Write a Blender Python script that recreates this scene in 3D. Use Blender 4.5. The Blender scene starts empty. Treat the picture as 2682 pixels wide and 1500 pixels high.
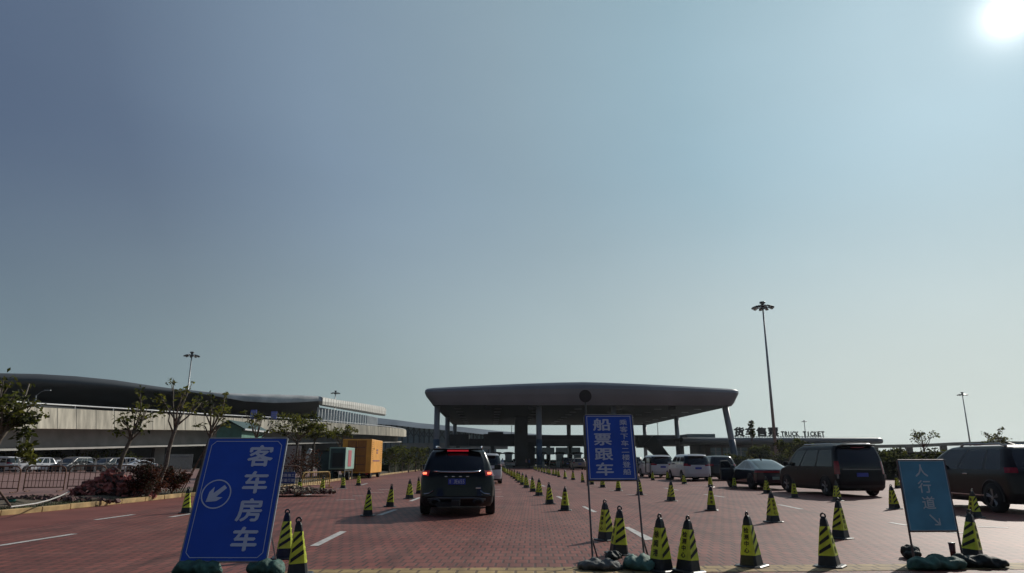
import bpy, math, random
from mathutils import Vector, Matrix
R = math.radians
random.seed(7)
SC = bpy.context.scene
COL = SC.collection

# ------------------------------------------------------------------ camera
F_PX, CX, CY, EYE = 1800.0, 1341.0, 750.0, 1.39
PITCH = math.atan(455.0 / F_PX)
cd = bpy.data.cameras.new('camera')
cam = bpy.data.objects.new('camera', cd); COL.objects.link(cam)
cd.sensor_width = 36.0
cd.lens = 36.0 * F_PX / 2682.0
cam.location = (0, 0, EYE)
cam.rotation_euler = (math.pi / 2 + PITCH, 0, 0)
cd.clip_start = 0.1; cd.clip_end = 9000
SC.camera = cam

# ------------------------------------------------------------------ sun and sky
SUN_EL, SUN_AZ = R(29.0), R(39.6)          # azimuth clockwise from +Y
sdir = Vector((math.sin(SUN_AZ) * math.cos(SUN_EL), math.cos(SUN_AZ) * math.cos(SUN_EL), math.sin(SUN_EL)))
sl = bpy.data.lights.new('sun', 'SUN'); sl.energy = 3.3; sl.angle = R(0.55); sl.color = (1.0, 0.94, 0.84)
so = bpy.data.objects.new('sun', sl); COL.objects.link(so)
so.rotation_euler = (-sdir).to_track_quat('-Z', 'Y').to_euler()
so.location = sdir * 200
w = bpy.data.worlds.new("World"); SC.world = w; w.use_nodes = True
nt = w.node_tree; nt.nodes.clear()
N = nt.nodes.new; L = nt.links.new
out = N('ShaderNodeOutputWorld'); bg = N('ShaderNodeBackground')
sky = N('ShaderNodeTexSky'); sky.sky_type = 'NISHITA'; sky.sun_disc = False
sky.sun_elevation = SUN_EL; sky.sun_rotation = SUN_AZ
sky.air_density = 1.0; sky.dust_density = 0.6; sky.ozone_density = 1.5
# pale haze aureole round the sun, in true sky directions
tc = N('ShaderNodeTexCoord'); dot = N('ShaderNodeVectorMath'); dot.operation = 'DOT_PRODUCT'
L(tc.outputs['Generated'], dot.inputs[0]); dot.inputs[1].default_value = tuple(sdir)
ramp = N('ShaderNodeValToRGB'); ramp.color_ramp.interpolation = 'LINEAR'
# ramp is driven by the angle to the sun (radians / 1.9)
acs = N('ShaderNodeMath'); acs.operation = 'ARCCOSINE'; acs.use_clamp = False
cl = N('ShaderNodeClamp'); cl.inputs['Min'].default_value = -1.0; cl.inputs['Max'].default_value = 1.0
L(dot.outputs['Value'], cl.inputs[0]); L(cl.outputs[0], acs.inputs[0])
ang = N('ShaderNodeMath'); ang.operation = 'DIVIDE'; ang.inputs[1].default_value = 1.9; L(acs.outputs[0], ang.inputs[0])
SKY_RAMP = [(math.acos(c_) / 1.9, k_) for c_, k_ in [(1.0, (0.46, 0.62, 0.70)), (0.992, (0.44, 0.60, 0.68)), (0.975, (0.385, 0.54, 0.62)), (0.93, (0.310, 0.455, 0.535)), (0.82, (0.262, 0.360, 0.430)), (0.65, (0.197, 0.272, 0.360)),
            (0.45, (0.108, 0.152, 0.228)), (0.20, (0.076, 0.112, 0.19)), (0.00, (0.03, 0.05, 0.10))]] + [(1.0, (0.022, 0.036, 0.07))]
el = ramp.color_ramp.elements
el[0].position = SKY_RAMP[0][0]; el[0].color = (*SKY_RAMP[0][1], 1)
el[1].position = 1.0; el[1].color = (*SKY_RAMP[-1][1], 1)
for p_, c_ in SKY_RAMP[1:-1]:
    e_ = el.new(p_); e_.color = (*c_, 1)
L(ang.outputs[0], ramp.inputs[0])
sep = N('ShaderNodeSeparateXYZ'); L(tc.outputs['Generated'], sep.inputs[0])
hz = N('ShaderNodeMapRange'); hz.inputs['From Min'].default_value = 0.0; hz.inputs['From Max'].default_value = 0.42
hz.inputs['To Min'].default_value = 1.0; hz.inputs['To Max'].default_value = 0.0; hz.interpolation_type = 'SMOOTHSTEP'
L(sep.outputs['Z'], hz.inputs['Value'])
hm = N('ShaderNodeMix'); hm.data_type = 'RGBA'; hm.blend_type = 'MIX'
hmf = N('ShaderNodeMath'); hmf.operation = 'MULTIPLY'; hmf.inputs[1].default_value = 1.0; L(hz.outputs[0], hmf.inputs[0])
L(hmf.outputs[0], hm.inputs['Factor']); L(ramp.outputs[0], hm.inputs['A'])
hr = N('ShaderNodeValToRGB'); L(dot.outputs['Value'], hr.inputs[0])
e2 = hr.color_ramp.elements
e2[0].position = 0.3; e2[0].color = (0.1954, 0.2621, 0.2854, 1); e2[1].position = 0.95; e2[1].color = (0.6497, 0.7022, 0.6553, 1)
for p_, c_ in ((0.62, (0.3141, 0.3912, 0.3869)), (0.82, (0.4498, 0.5359, 0.5247))):
    e3 = e2.new(p_); e3.color = (*c_, 1)
L(hr.outputs[0], hm.inputs['B'])
mx = N('ShaderNodeMix'); mx.data_type = 'RGBA'
mx.inputs['Factor'].default_value = 0.97
nm = N('ShaderNodeVectorMath'); nm.operation = 'SCALE'; nm.inputs['Scale'].default_value = 0.055
L(sky.outputs[0], nm.inputs[0]); L(nm.outputs[0], mx.inputs['A']); L(hm.outputs['Result'], mx.inputs['B'])
# faint uneven haze in the air
sn = N('ShaderNodeTexNoise'); sn.inputs['Scale'].default_value = 1.6; sn.inputs['Detail'].default_value = 4; sn.inputs['Roughness'].default_value = .45
smp = N('ShaderNodeMapping'); smp.inputs['Scale'].default_value = (1, 1, 2.6); L(tc.outputs['Generated'], smp.inputs[0]); L(smp.outputs[0], sn.inputs['Vector'])
smr = N('ShaderNodeMapRange'); smr.inputs['From Min'].default_value = .3; smr.inputs['From Max'].default_value = .7; smr.inputs['To Min'].default_value = 0.99; smr.inputs['To Max'].default_value = 1.09; L(sn.outputs[0], smr.inputs['Value'])
smu = N('ShaderNodeVectorMath'); smu.operation = 'SCALE'; L(mx.outputs['Result'], smu.inputs[0]); L(smr.outputs[0], smu.inputs['Scale'])
# sun aureole
ex = N('ShaderNodeMath'); ex.operation = 'MULTIPLY'; ex.inputs[1].default_value = -1.0 / R(0.85); L(acs.outputs[0], ex.inputs[0])
ee = N('ShaderNodeMath'); ee.operation = 'EXPONENT'; L(ex.outputs[0], ee.inputs[0])
eg = N('ShaderNodeVectorMath'); eg.operation = 'SCALE'; eg.inputs[0].default_value = (2.4, 2.35, 2.25); L(ee.outputs[0], eg.inputs['Scale'])
ad = N('ShaderNodeVectorMath'); ad.operation = 'ADD'; L(smu.outputs[0], ad.inputs[0]); L(eg.outputs[0], ad.inputs[1])
L(ad.outputs[0], bg.inputs['Color']); bg.inputs['Strength'].default_value = 1.0
L(bg.outputs[0], out.inputs[0])
vs = SC.view_settings
SC.display_settings.display_device = 'sRGB'
vs.view_transform = 'Standard'; vs.look = 'None'; vs.exposure = 0.0; vs.gamma = 1.0; vs.use_curve_mapping = False
SC.cycles.max_bounces = 6; SC.cycles.diffuse_bounces = 3; SC.cycles.glossy_bounces = 3
SC.cycles.use_adaptive_sampling = True

# ------------------------------------------------------------------ pixel helpers (photo is 2682 x 1500)
cp, sp = math.cos(PITCH), math.sin(PITCH)
def ray(px, py):
    x = (px - CX) / F_PX; y = -(py - CY) / F_PX
    return Vector((x, cp - y * sp, sp + y * cp))
def G(px, py, z=0.0):
    d = ray(px, py); t = (z - EYE) / d.z
    return Vector((d.x * t, d.y * t, z))
def P(px, py, Y):
    d = ray(px, py); t = Y / d.y
    return Vector((d.x * t, Y, EYE + d.z * t))
LANE = R(1.8)     # road heads slightly to the left

# ------------------------------------------------------------------ materials
MATS = {}
def mat(name, col, rough=0.6, metal=0.0, spec=0.5, var=0.08, scale=3.0, bump=0.0, emit=None, es=0.0, coat=0.0, streak=False, alpha=1.0, trans=0.0):
    if name in MATS: return MATS[name]
    m = bpy.data.materials.new(name); m.use_nodes = True
    n = m.node_tree; b = n.nodes['Principled BSDF']
    b.inputs['Roughness'].default_value = rough; b.inputs['Metallic'].default_value = metal
    b.inputs['Specular IOR Level'].default_value = spec
    b.inputs['Coat Weight'].default_value = coat; b.inputs['Coat Roughness'].default_value = 0.08
    if var > 0:
        t = n.nodes.new('ShaderNodeTexCoord'); mp = n.nodes.new('ShaderNodeMapping')
        if streak: mp.inputs['Scale'].default_value = (1.0, 1.0, 0.12)
        nz = n.nodes.new('ShaderNodeTexNoise'); nz.inputs['Scale'].default_value = scale; nz.inputs['Detail'].default_value = 5
        n.links.new(t.outputs['Object'], mp.inputs[0]); n.links.new(mp.outputs[0], nz.inputs['Vector'])
        mr = n.nodes.new('ShaderNodeMapRange'); mr.inputs['From Min'].default_value = 0.3; mr.inputs['From Max'].default_value = 0.7
        mr.inputs['To Min'].default_value = 1 - var * 1.6; mr.inputs['To Max'].default_value = 1 + var
        n.links.new(nz.outputs[0], mr.inputs['Value'])
        sc = n.nodes.new('ShaderNodeVectorMath'); sc.operation = 'SCALE'; sc.inputs[0].default_value = col[:3]
        n.links.new(mr.outputs[0], sc.inputs['Scale']); n.links.new(sc.outputs[0], b.inputs['Base Color'])
        if bump > 0:
            bp = n.nodes.new('ShaderNodeBump'); bp.inputs['Strength'].default_value = bump; bp.inputs['Distance'].default_value = 0.02
            n.links.new(nz.outputs[0], bp.inputs['Height']); n.links.new(bp.outputs[0], b.inputs['Normal'])
    else:
        b.inputs['Base Color'].default_value = (*col[:3], 1)
    if emit:
        b.inputs['Emission Color'].default_value = (*emit, 1); b.inputs['Emission Strength'].default_value = es
    b.inputs['Alpha'].default_value = alpha
    b.inputs['Transmission Weight'].default_value = trans
    MATS[name] = m
    return m

def brick_mat(name, c1, c2, mortar, bw, rh, ms, rot, rough=0.62, band=True, bumps=0.5, off=0.5):
    m = bpy.data.materials.new(name); m.use_nodes = True
    n = m.node_tree; b = n.nodes['Principled BSDF']; l = n.links.new
    t = n.nodes.new('ShaderNodeTexCoord'); mp = n.nodes.new('ShaderNodeMapping'); mp.inputs['Rotation'].default_value = (0, 0, rot)
    l(t.outputs['Object'], mp.inputs[0])
    br = n.nodes.new('ShaderNodeTexBrick'); br.inputs['Scale'].default_value = 1.0; br.offset = off
    br.inputs['Brick Width'].default_value = bw; br.inputs['Row Height'].default_value = rh
    br.inputs['Mortar Size'].default_value = ms; br.inputs['Mortar Smooth'].default_value = 0.3
    br.inputs['Color1'].default_value = (*c1, 1); br.inputs['Color2'].default_value = (*c2, 1); br.inputs['Mortar'].default_value = (*mortar, 1)
    l(mp.outputs[0], br.inputs['Vector'])
    # long worn wheel bands along the lanes
    mp2 = n.nodes.new('ShaderNodeMapping'); mp2.inputs['Rotation'].default_value = (0, 0, rot); mp2.inputs['Scale'].default_value = (4.2, 0.06, 1)
    l(t.outputs['Object'], mp2.inputs[0])
    nz = n.nodes.new('ShaderNodeTexNoise'); nz.inputs['Scale'].default_value = 1.0; nz.inputs['Detail'].default_value = 4; l(mp2.outputs[0], nz.inputs['Vector'])
    nz2 = n.nodes.new('ShaderNodeTexNoise'); nz2.inputs['Scale'].default_value = 0.35; nz2.inputs['Detail'].default_value = 8; nz2.inputs['Roughness'].default_value = 0.65; l(t.outputs['Object'], nz2.inputs['Vector'])
    nz3 = n.nodes.new('ShaderNodeTexNoise'); nz3.inputs['Scale'].default_value = 2.3; nz3.inputs['Detail'].default_value = 6; l(t.outputs['Object'], nz3.inputs['Vector'])
    def mr(src, a, c):
        q = n.nodes.new('ShaderNodeMapRange'); q.inputs['From Min'].default_value = 0.32; q.inputs['From Max'].default_value = 0.68
        q.inputs['To Min'].default_value = a; q.inputs['To Max'].default_value = c; l(src, q.inputs['Value']); return q.outputs[0]
    def mul(a, c):
        q = n.nodes.new('ShaderNodeMath'); q.operation = 'MULTIPLY'; l(a, q.inputs[0]); l(c, q.inputs[1]); return q.outputs[0]
    k = mul(mul(mr(nz.outputs[0], 0.76, 1.22), mr(nz2.outputs[0], 0.84, 1.14)), mr(nz3.outputs[0], 0.9, 1.1))
    sc = n.nodes.new('ShaderNodeVectorMath'); sc.operation = 'SCALE'; l(br.outputs['Color'], sc.inputs[0]); l(k, sc.inputs['Scale'])
    # pale dust film
    du = n.nodes.new('ShaderNodeMix'); du.data_type = 'RGBA'; du.inputs['B'].default_value = (0.27, 0.165, 0.125, 1)
    l(mr(nz2.outputs[0], 0.0, 0.30), du.inputs['Factor']); l(sc.outputs[0], du.inputs['A'])
    # oil and tyre stains with a shape of their own
    mp3 = n.nodes.new('ShaderNodeMapping'); mp3.inputs['Rotation'].default_value = (0, 0, rot); mp3.inputs['Scale'].default_value = (1.0, 0.35, 1); l(t.outputs['Object'], mp3.inputs[0])
    nz4 = n.nodes.new('ShaderNodeTexNoise'); nz4.inputs['Scale'].default_value = 0.9; nz4.inputs['Detail'].default_value = 7; nz4.inputs['Distortion'].default_value = 0.6; l(mp3.outputs[0], nz4.inputs['Vector'])
    st = n.nodes.new('ShaderNodeMapRange'); st.inputs['From Min'].default_value = 0.60; st.inputs['From Max'].default_value = 0.74; st.inputs['To Min'].default_value = 1.0; st.inputs['To Max'].default_value = 0.52; l(nz4.outputs[0], st.inputs['Value'])
    s2 = n.nodes.new('ShaderNodeVectorMath'); s2.operation = 'SCALE'; l(du.outputs['Result'], s2.inputs[0]); l(st.outputs[0], s2.inputs['Scale'])
    l(s2.outputs[0], b.inputs['Base Color'])
    b.inputs['Roughness'].default_value = rough; b.inputs['Specular IOR Level'].default_value = 0.18
    bp = n.nodes.new('ShaderNodeBump'); bp.inputs['Strength'].default_value = bumps; bp.inputs['Distance'].default_value = 0.012
    inv = n.nodes.new('ShaderNodeMath'); inv.operation = 'SUBTRACT'; inv.inputs[0].default_value = 1.0; l(br.outputs['Fac'], inv.inputs[1])
    l(inv.outputs[0], bp.inputs['Height']); l(bp.outputs[0], b.inputs['Normal'])
    return m

# ------------------------------------------------------------------ mesh builder
class MB:
    def __init__(s): s.v = []; s.f = []; s.m = []
    def face(s, pts, mi=0):
        i = len(s.v); s.v += [tuple(p) for p in pts]; s.f.append(tuple(range(i, i + len(pts)))); s.m.append(mi)
    def add(s, vs, fs, mi=0):
        i = len(s.v); s.v += [tuple(p) for p in vs]
        for f in fs: s.f.append(tuple(i + k for k in f)); s.m.append(mi)
    def box(s, c, d, rz=0.0, mi=0, tilt=None):
        x, y, z = d[0] / 2, d[1] / 2, d[2] / 2
        M = Matrix.Translation(c) @ Matrix.Rotation(rz, 4, 'Z')
        if tilt is not None: M = M @ tilt
        vs = [M @ Vector((i, j, k)) for k in (-z, z) for j in (-y, y) for i in (-x, x)]
        s.add(vs, [(0, 2, 3, 1), (4, 5, 7, 6), (0, 1, 5, 4), (2, 6, 7, 3), (0, 4, 6, 2), (1, 3, 7, 5)], mi); return s
    def hexa(s, p, mi=0):   # 8 points: bottom 4 ccw, top 4 ccw
        s.add(p, [(3, 2, 1, 0), (4, 5, 6, 7), (0, 1, 5, 4), (1, 2, 6, 5), (2, 3, 7, 6), (3, 0, 4, 7)], mi); return s
    def cyl(s, a, b, ra, rb=None, n=10, mi=0, cap=True):
        a, b = Vector(a), Vector(b); rb = ra if rb is None else rb
        d = (b - a).normalized(); u = d.orthogonal().normalized(); v = d.cross(u)
        vs = []
        for c, r in ((a, ra), (b, rb)):
            for k in range(n):
                q = 2 * math.pi * k / n; vs.append(c + u * (r * math.cos(q)) + v * (r * math.sin(q)))
        fs = [(k, (k + 1) % n, n + (k + 1) % n, n + k) for k in range(n)]
        if cap: fs += [tuple(range(n - 1, -1, -1)), tuple(range(n, 2 * n))]
        s.add(vs, fs, mi); return s
    def tube(s, pts, rs, n=6, mi=0):
        pts = [Vector(p) for p in pts]
        if not isinstance(rs, (list, tuple)): rs = [rs] * len(pts)
        vs = []; u = None
        for i, p in enumerate(pts):
            d = (pts[min(i + 1, len(pts) - 1)] - pts[max(i - 1, 0)]).normalized()
            if u is None: u = d.orthogonal().normalized()
            u = (u - d * u.dot(d)).normalized(); v = d.cross(u)
            for k in range(n):
                q = 2 * math.pi * k / n; vs.append(p + u * (rs[i] * math.cos(q)) + v * (rs[i] * math.sin(q)))
        fs = []
        for i in range(len(pts) - 1):
            for k in range(n): fs.append((i * n + k, i * n + (k + 1) % n, (i + 1) * n + (k + 1) % n, (i + 1) * n + k))
        fs += [tuple(range(n - 1, -1, -1)), tuple(range((len(pts) - 1) * n, len(pts) * n))]
        s.add(vs, fs, mi); return s
    def lathe(s, prof, n=24, axis='Z', c=(0, 0, 0), mi=0):
        vs = []; c = Vector(c)
        for r, h in prof:
            for k in range(n):
                q = 2 * math.pi * k / n
                if axis == 'Z': vs.append(c + Vector((r * math.cos(q), r * math.sin(q), h)))
                else: vs.append(c + Vector((h, r * math.cos(q), r * math.sin(q))))
        fs = []
        for i in range(len(prof) - 1):
            for k in range(n): fs.append((i * n + k, i * n + (k + 1) % n, (i + 1) * n + (k + 1) % n, (i + 1) * n + k))
        s.add(vs, fs, mi); return s
    def strip(s, A, B, mi=0):
        for i in range(len(A) - 1): s.face([A[i], A[i + 1], B[i + 1], B[i]], mi)
        return s
    def build(s, name, mats, parent=None, smooth=False, bevel=0.0, weld=False, off=None):
        me = bpy.data.meshes.new(name)
        vs = s.v if off is None else [tuple(Vector(p) - Vector(off)) for p in s.v]
        me.from_pydata(vs, [], s.f)
        if not isinstance(mats, (list, tuple)): mats = [mats]
        for m in mats: me.materials.append(m)
        me.polygons.foreach_set('material_index', s.m)
        me.polygons.foreach_set('use_smooth', [bool(smooth)] * len(s.f))
        me.update()
        o = bpy.data.objects.new(name, me); COL.objects.link(o)
        if parent: o.parent = parent
        if weld or bevel:
            wm = o.modifiers.new('weld', 'WELD'); wm.merge_threshold = 0.0008
        if bevel:
            bm = o.modifiers.new('bevel', 'BEVEL'); bm.width = bevel; bm.segments = 2; bm.limit_method = 'ANGLE'
        return o

def tag(o, label, cat, group=None, kind=None):
    if label: o['label'] = label
    if cat: o['category'] = cat
    if group: o['group'] = group
    if kind: o['kind'] = kind
    return o
def thing(name, label, cat, loc=(0, 0, 0), rz=0.0, group=None):
    o = bpy.data.objects.new(name, None); COL.objects.link(o); o.empty_display_size = 0.3
    o.location = loc; o.rotation_euler = (0, 0, rz)
    return tag(o, label, cat, group)
def copy_tree(o, parent=None):
    c = o.copy(); COL.objects.link(c)
    if parent: c.parent = parent
    for ch in list(o.children): copy_tree(ch, c)
    return c

# text to flat mesh ------------------------------------------------
_fc = bpy.data.curves.new('lettering', 'FONT'); _fo = bpy.data.objects.new('lettering', _fc); COL.objects.link(_fo)
_gl = {}
def glyph(ch, bold=0.02, ext=0.0):
    k = (ch, bold, ext)
    if k not in _gl:
        _fc.body = ch; _fc.size = 1; _fc.offset = 0.0; _fc.extrude = ext; _fc.resolution_u = 3
        bpy.context.view_layer.update(); dg = bpy.context.evaluated_depsgraph_get()
        me = bpy.data.meshes.new_from_object(_fo.evaluated_get(dg))
        _gl[k] = ([tuple(v.co) for v in me.vertices], [tuple(p.vertices) for p in me.polygons])
        bpy.data.meshes.remove(me)
    return _gl[k]
def put_char(mb, ch, M, wd, ht, bold=0.02, ext=0.0, mi=0, fit=False):
    vs, fs = glyph(ch, bold, ext)
    if not vs: return
    if fit:
        x0 = min(v[0] for v in vs); x1 = max(v[0] for v in vs); y0 = min(v[1] for v in vs); y1 = max(v[1] for v in vs)
    else: x0, x1, y0, y1 = 0.02, 0.98, -0.09, 0.87
    for j, (dx, dy) in enumerate(((0, 0), (1, .25), (-1, -.25), (.25, 1), (-.25, -1)) if bold > .001 else ((0, 0),)):
        mb.add([M @ Vector(((v[0] + dx * bold - (x0 + x1) / 2) / (x1 - x0) * wd, (v[1] + dy * bold - (y0 + y1) / 2) / (y1 - y0) * ht, v[2] * wd + .0003 * j)) for v in vs], fs, mi)

# ------------------------------------------------------------------ common materials
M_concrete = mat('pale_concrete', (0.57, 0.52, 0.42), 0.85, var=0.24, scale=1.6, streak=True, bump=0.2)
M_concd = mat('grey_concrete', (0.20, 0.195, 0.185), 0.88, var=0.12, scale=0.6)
M_dark = mat('dark_void', (0.012, 0.014, 0.016), 0.7)
M_blackpl = mat('black_rubber', (0.014, 0.014, 0.016), 0.55, var=0.2, scale=8)
M_tyre = mat('tyre_rubber', (0.016, 0.016, 0.017), 0.85)
M_rim = mat('alloy', (0.34, 0.34, 0.35), 0.35, 0.8)
M_rimd = mat('dark_alloy', (0.06, 0.06, 0.065), 0.4, 0.7)
M_carglass = mat('tinted_glass', (0.008, 0.011, 0.014), 0.06, spec=0.7, var=0)
M_chrome = mat('chrome', (0.55, 0.56, 0.58), 0.18, 1.0, var=0)
M_redlens = mat('red_lens', (0.30, 0.006, 0.012), 0.15, var=0.1, scale=20, coat=0.5)
M_redlit = mat('lit_brake_lamp', (0.5, 0.02, 0.01), 0.3, var=0, emit=(1.0, 0.045, 0.03), es=1.5)
M_redcore = mat('lit_lamp_core', (0.7, 0.1, 0.05), 0.3, var=0, emit=(1.0, 0.16, 0.08), es=2.6)
M_plate = mat('blue_plate', (0.03, 0.06, 0.42), 0.4, var=0.05)
M_white = mat('white_paint', (0.62, 0.63, 0.64), 0.5, var=0.06)
M_platetxt = mat('plate_letters', (0.45, 0.5, 0.62), 0.5, var=0)
M_steel = mat('galvanised_steel', (0.30, 0.31, 0.32), 0.45, 0.6, var=0.2, scale=6)
M_rust = mat('rusty_steel', (0.16, 0.085, 0.055), 0.75, 0.2, var=0.35, scale=9)
M_road_white = mat('road_paint', (0.52, 0.49, 0.46), 0.7, var=0.22, scale=7)
M_bark = mat('bark', (0.15, 0.125, 0.10), 0.9, var=0.3, scale=14, bump=0.5)
def leaf_mat(name, col, tr=0.45):
    m = mat(name, col, 0.8, spec=0.15, var=0.35, scale=2.5); n = m.node_tree; b = n.nodes['Principled BSDF']; o = n.nodes['Material Output']
    t = n.nodes.new('ShaderNodeBsdfTranslucent'); mx_ = n.nodes.new('ShaderNodeMixShader'); mx_.inputs[0].default_value = tr
    src = b.inputs['Base Color'].links[0].from_socket; g_ = n.nodes.new('ShaderNodeVectorMath'); g_.operation = 'MULTIPLY'; g_.inputs[1].default_value = (1.5, 1.5, 0.8)
    n.links.new(src, g_.inputs[0]); n.links.new(g_.outputs[0], t.inputs[0])
    n.links.new(b.outputs[0], mx_.inputs[1]); n.links.new(t.outputs[0], mx_.inputs[2]); n.links.new(mx_.outputs[0], o.inputs[0]); return m
M_leafA = leaf_mat('leaf_green', (0.12, 0.12, 0.035)); M_leafB = leaf_mat('leaf_olive', (0.075, 0.085, 0.032)); M_leafC = leaf_mat('leaf_dark', (0.022, 0.028, 0.014), .2); M_leafR = leaf_mat('leaf_maroon', (0.10, 0.035, 0.028), .3)

exec_order = []
# ================================================================== SETTING
def sheet(name, pts, z, m, kind='structure'):
    mb = MB(); mb.face([(p[0], p[1], z) for p in pts]); return tag(mb.build(name, m), None, None, kind=kind)
sheet('ground', [(-900, -200), (900, -200), (900, 1100), (-900, 1100)], 0.0, mat('far_ground', (0.17, 0.15, 0.13), 0.9, var=0.2, scale=0.05))
M_brick = brick_mat('red_brick_paving', (0.245, 0.068, 0.051), (0.170, 0.050, 0.040), (0.058, 0.027, 0.024), 0.18, 0.34, 0.018, LANE, rough=0.62, bumps=0.35)
sheet('paving', [(-9.2, -6), (80, -6), (80, 128), (-16.2, 128)], 0.004, M_brick)
M_redroad = mat('red_road_surface', (0.20, 0.068, 0.055), 0.75, spec=.2, var=0.16, scale=0.7, bump=0.05)
M_redlot = brick_mat('car_park_paving', (0.30, 0.17, 0.15), (0.24, 0.13, 0.115), (0.12, 0.08, 0.07), 0.3, 0.3, 0.015, 0.5)

# the kerb line of the left verge, read along its top edge, then the paving west of it
KERB = [G(-330, 1396), G(-120, 1367), G(0, 1351), G(110, 1341), G(250, 1327), G(380, 1313), G(476, 1302), G(560, 1297), G(690, 1288), G(800, 1272), G(905, 1256), G(1008, 1244), G(1062, 1237), G(1100, 1232)]
KERB = [Vector((k.x, k.y, 0)) for k in KERB]
road_pts = [(-9.2, -6), (-16.2, 128)]
sheet('road', [(-30, -6), (-9.2, -6), (-16.2, 128), (-30, 128)], 0.004, M_redroad)
# verge (raised soil) and the lawn / lot behind
def offs(line, d):
    o = []
    for i, p in enumerate(line):
        t = (line[min(i + 1, len(line) - 1)] - line[max(i - 1, 0)]).normalized()
        o.append(p + Vector((-t.y, t.x, 0)) * d)
    return o
vin = offs(KERB, 0.16); vout = offs(KERB, 4.2)
mb = MB()
for i in range(len(KERB) - 1):
    a, b, c, d = vin[i], vin[i + 1], vout[i + 1], vout[i]
    n = 10
    for k in range(n):
        f0, f1 = k / n, (k + 1) / n
        h = lambda f, q: 0.10 + 0.10 * math.sin(f * 3.1) + 0.03 * math.sin(q * 2.3 + f * 9)
        mb.face([a.lerp(d, f0) + Vector((0, 0, h(f0, i))), b.lerp(c, f0) + Vector((0, 0, h(f0, i + 1))), b.lerp(c, f1) + Vector((0, 0, h(f1, i + 1))), a.lerp(d, f1) + Vector((0, 0, h(f1, i)))])
M_soil = mat('verge_soil', (0.115, 0.085, 0.055), 0.95, var=0.4, scale=3, bump=0.7)
tag(mb.build('verge', M_soil, smooth=True, weld=True), None, None, kind='structure')
mb = MB(); far = [p + Vector((-70, 20, 0)) for p in vout]
mb.strip([p + Vector((0, 0, 0.06)) for p in vout], [p + Vector((0, 0, 0.06)) for p in far])
tag(mb.build('car_park', M_redlot), None, None, kind='structure')
# kerb: one continuous line of stones
mb = MB(); random.seed(3)
segs = []
for i in range(len(KERB) - 1):
    a, b = KERB[i], KERB[i + 1]; n = max(1, int((b - a).length / 1.0))
    for k in range(n): segs.append((a.lerp(b, k / n), a.lerp(b, (k + 1) / n)))
for a, b in segs:
    d = (b - a); L_ = d.length; c = (a + b) / 2; ang = math.atan2(d.y, d.x); nn = Vector((-math.sin(ang), math.cos(ang), 0))
    mb.box((c + nn * 0.08 + Vector((0, 0, 0.075 + random.uniform(-0.008, 0.006)))), (L_ - 0.025, 0.16, 0.15), ang + random.uniform(-0.01, 0.01))
M_kerb = mat('yellow_kerb', (0.40, 0.27, 0.12), 0.85, var=0.35, scale=2.5, bump=0.4)
tag(mb.build('kerb', M_kerb, bevel=0.015), None, None, kind='structure')

# yellow tactile strip across the near edge
def lane_quad(px_pts, z=0.010):
    return [Vector((*G(x, y).xy, z)) for x, y in px_pts]
M_tact = brick_mat('yellow_tactile_paving', (0.42, 0.29, 0.12), (0.34, 0.23, 0.10), (0.13, 0.09, 0.05), 0.25, 0.25, 0.02, LANE, 0.7)
a0 = G(760, 1493); a1 = G(2682, 1475); dd = (a1 - a0).normalized(); a1 = a1 + dd * 6; nn = Vector((dd.y, -dd.x, 0)) * 0.55
mb = MB(); mb.face([Vector((*p.xy, 0.009)) for p in (a0, a0 + nn, a1 + nn, a1)])
tag(mb.build('path', M_tact), None, None, kind='structure')

# lane markings: painted dashes on the paving, one sheet
marks = MB()
for q in [[(811, 1431), (834, 1431), (908, 1393), (891, 1392)], [(1635, 1382), (1646, 1380.6), (1716, 1414), (1691, 1416)],
          [(1524, 1327), (1531, 1326), (1565, 1341.5), (1553, 1342)]]:
    marks.face(lane_quad(q))
def dash(x0, y0, x1, y1, wdt=0.14):
    a = G(x0, y0); b = G(x1, y1); d = (b - a).normalized(); n_ = Vector((-d.y, d.x, 0)) * wdt / 2
    marks.face([Vector((*q.xy, 0.010)) for q in (a + n_, a - n_, b - n_, b + n_)])
for q in [(-60, 1439, 195, 1399), (445, 1355, 506, 1345), (993, 1350, 1036, 1335), (1075, 1313, 1100, 1303), (800, 1297, 838, 1290), (880, 1281, 910, 1279), (943, 1271, 962, 1266),
          (880, 1310, 930, 1308), (923, 1299, 955, 1299), (968, 1290, 1006, 1290), (990, 1283, 1036, 1281), (250, 1362, 350, 1348),
          (1294, 1300.6, 1318, 1300.6), (1294, 1289, 1315, 1289), (1294, 1282, 1311, 1282), (1294, 1275, 1310, 1275),
          (1845, 1295, 1899, 1302.5), (2040, 1322, 2100, 1334), (1740, 1278, 1776, 1284), (1810, 1271, 1858, 1271), (1640, 1295, 1694, 1296), (2331, 1369, 2377, 1377), (2479, 1394, 2533, 1397),
          (1546, 1271, 1582, 1271), (1596, 1285, 1631, 1285), (1460, 1300, 1475, 1307), (1418, 1271, 1427, 1274), (1386, 1255, 1392, 1257), (1415, 1241, 1428, 1241), (2560, 1380, 2640, 1383)]:
    dash(*q)
tag(marks.build('road_markings', M_road_white), None, None, kind='structure')

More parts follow.
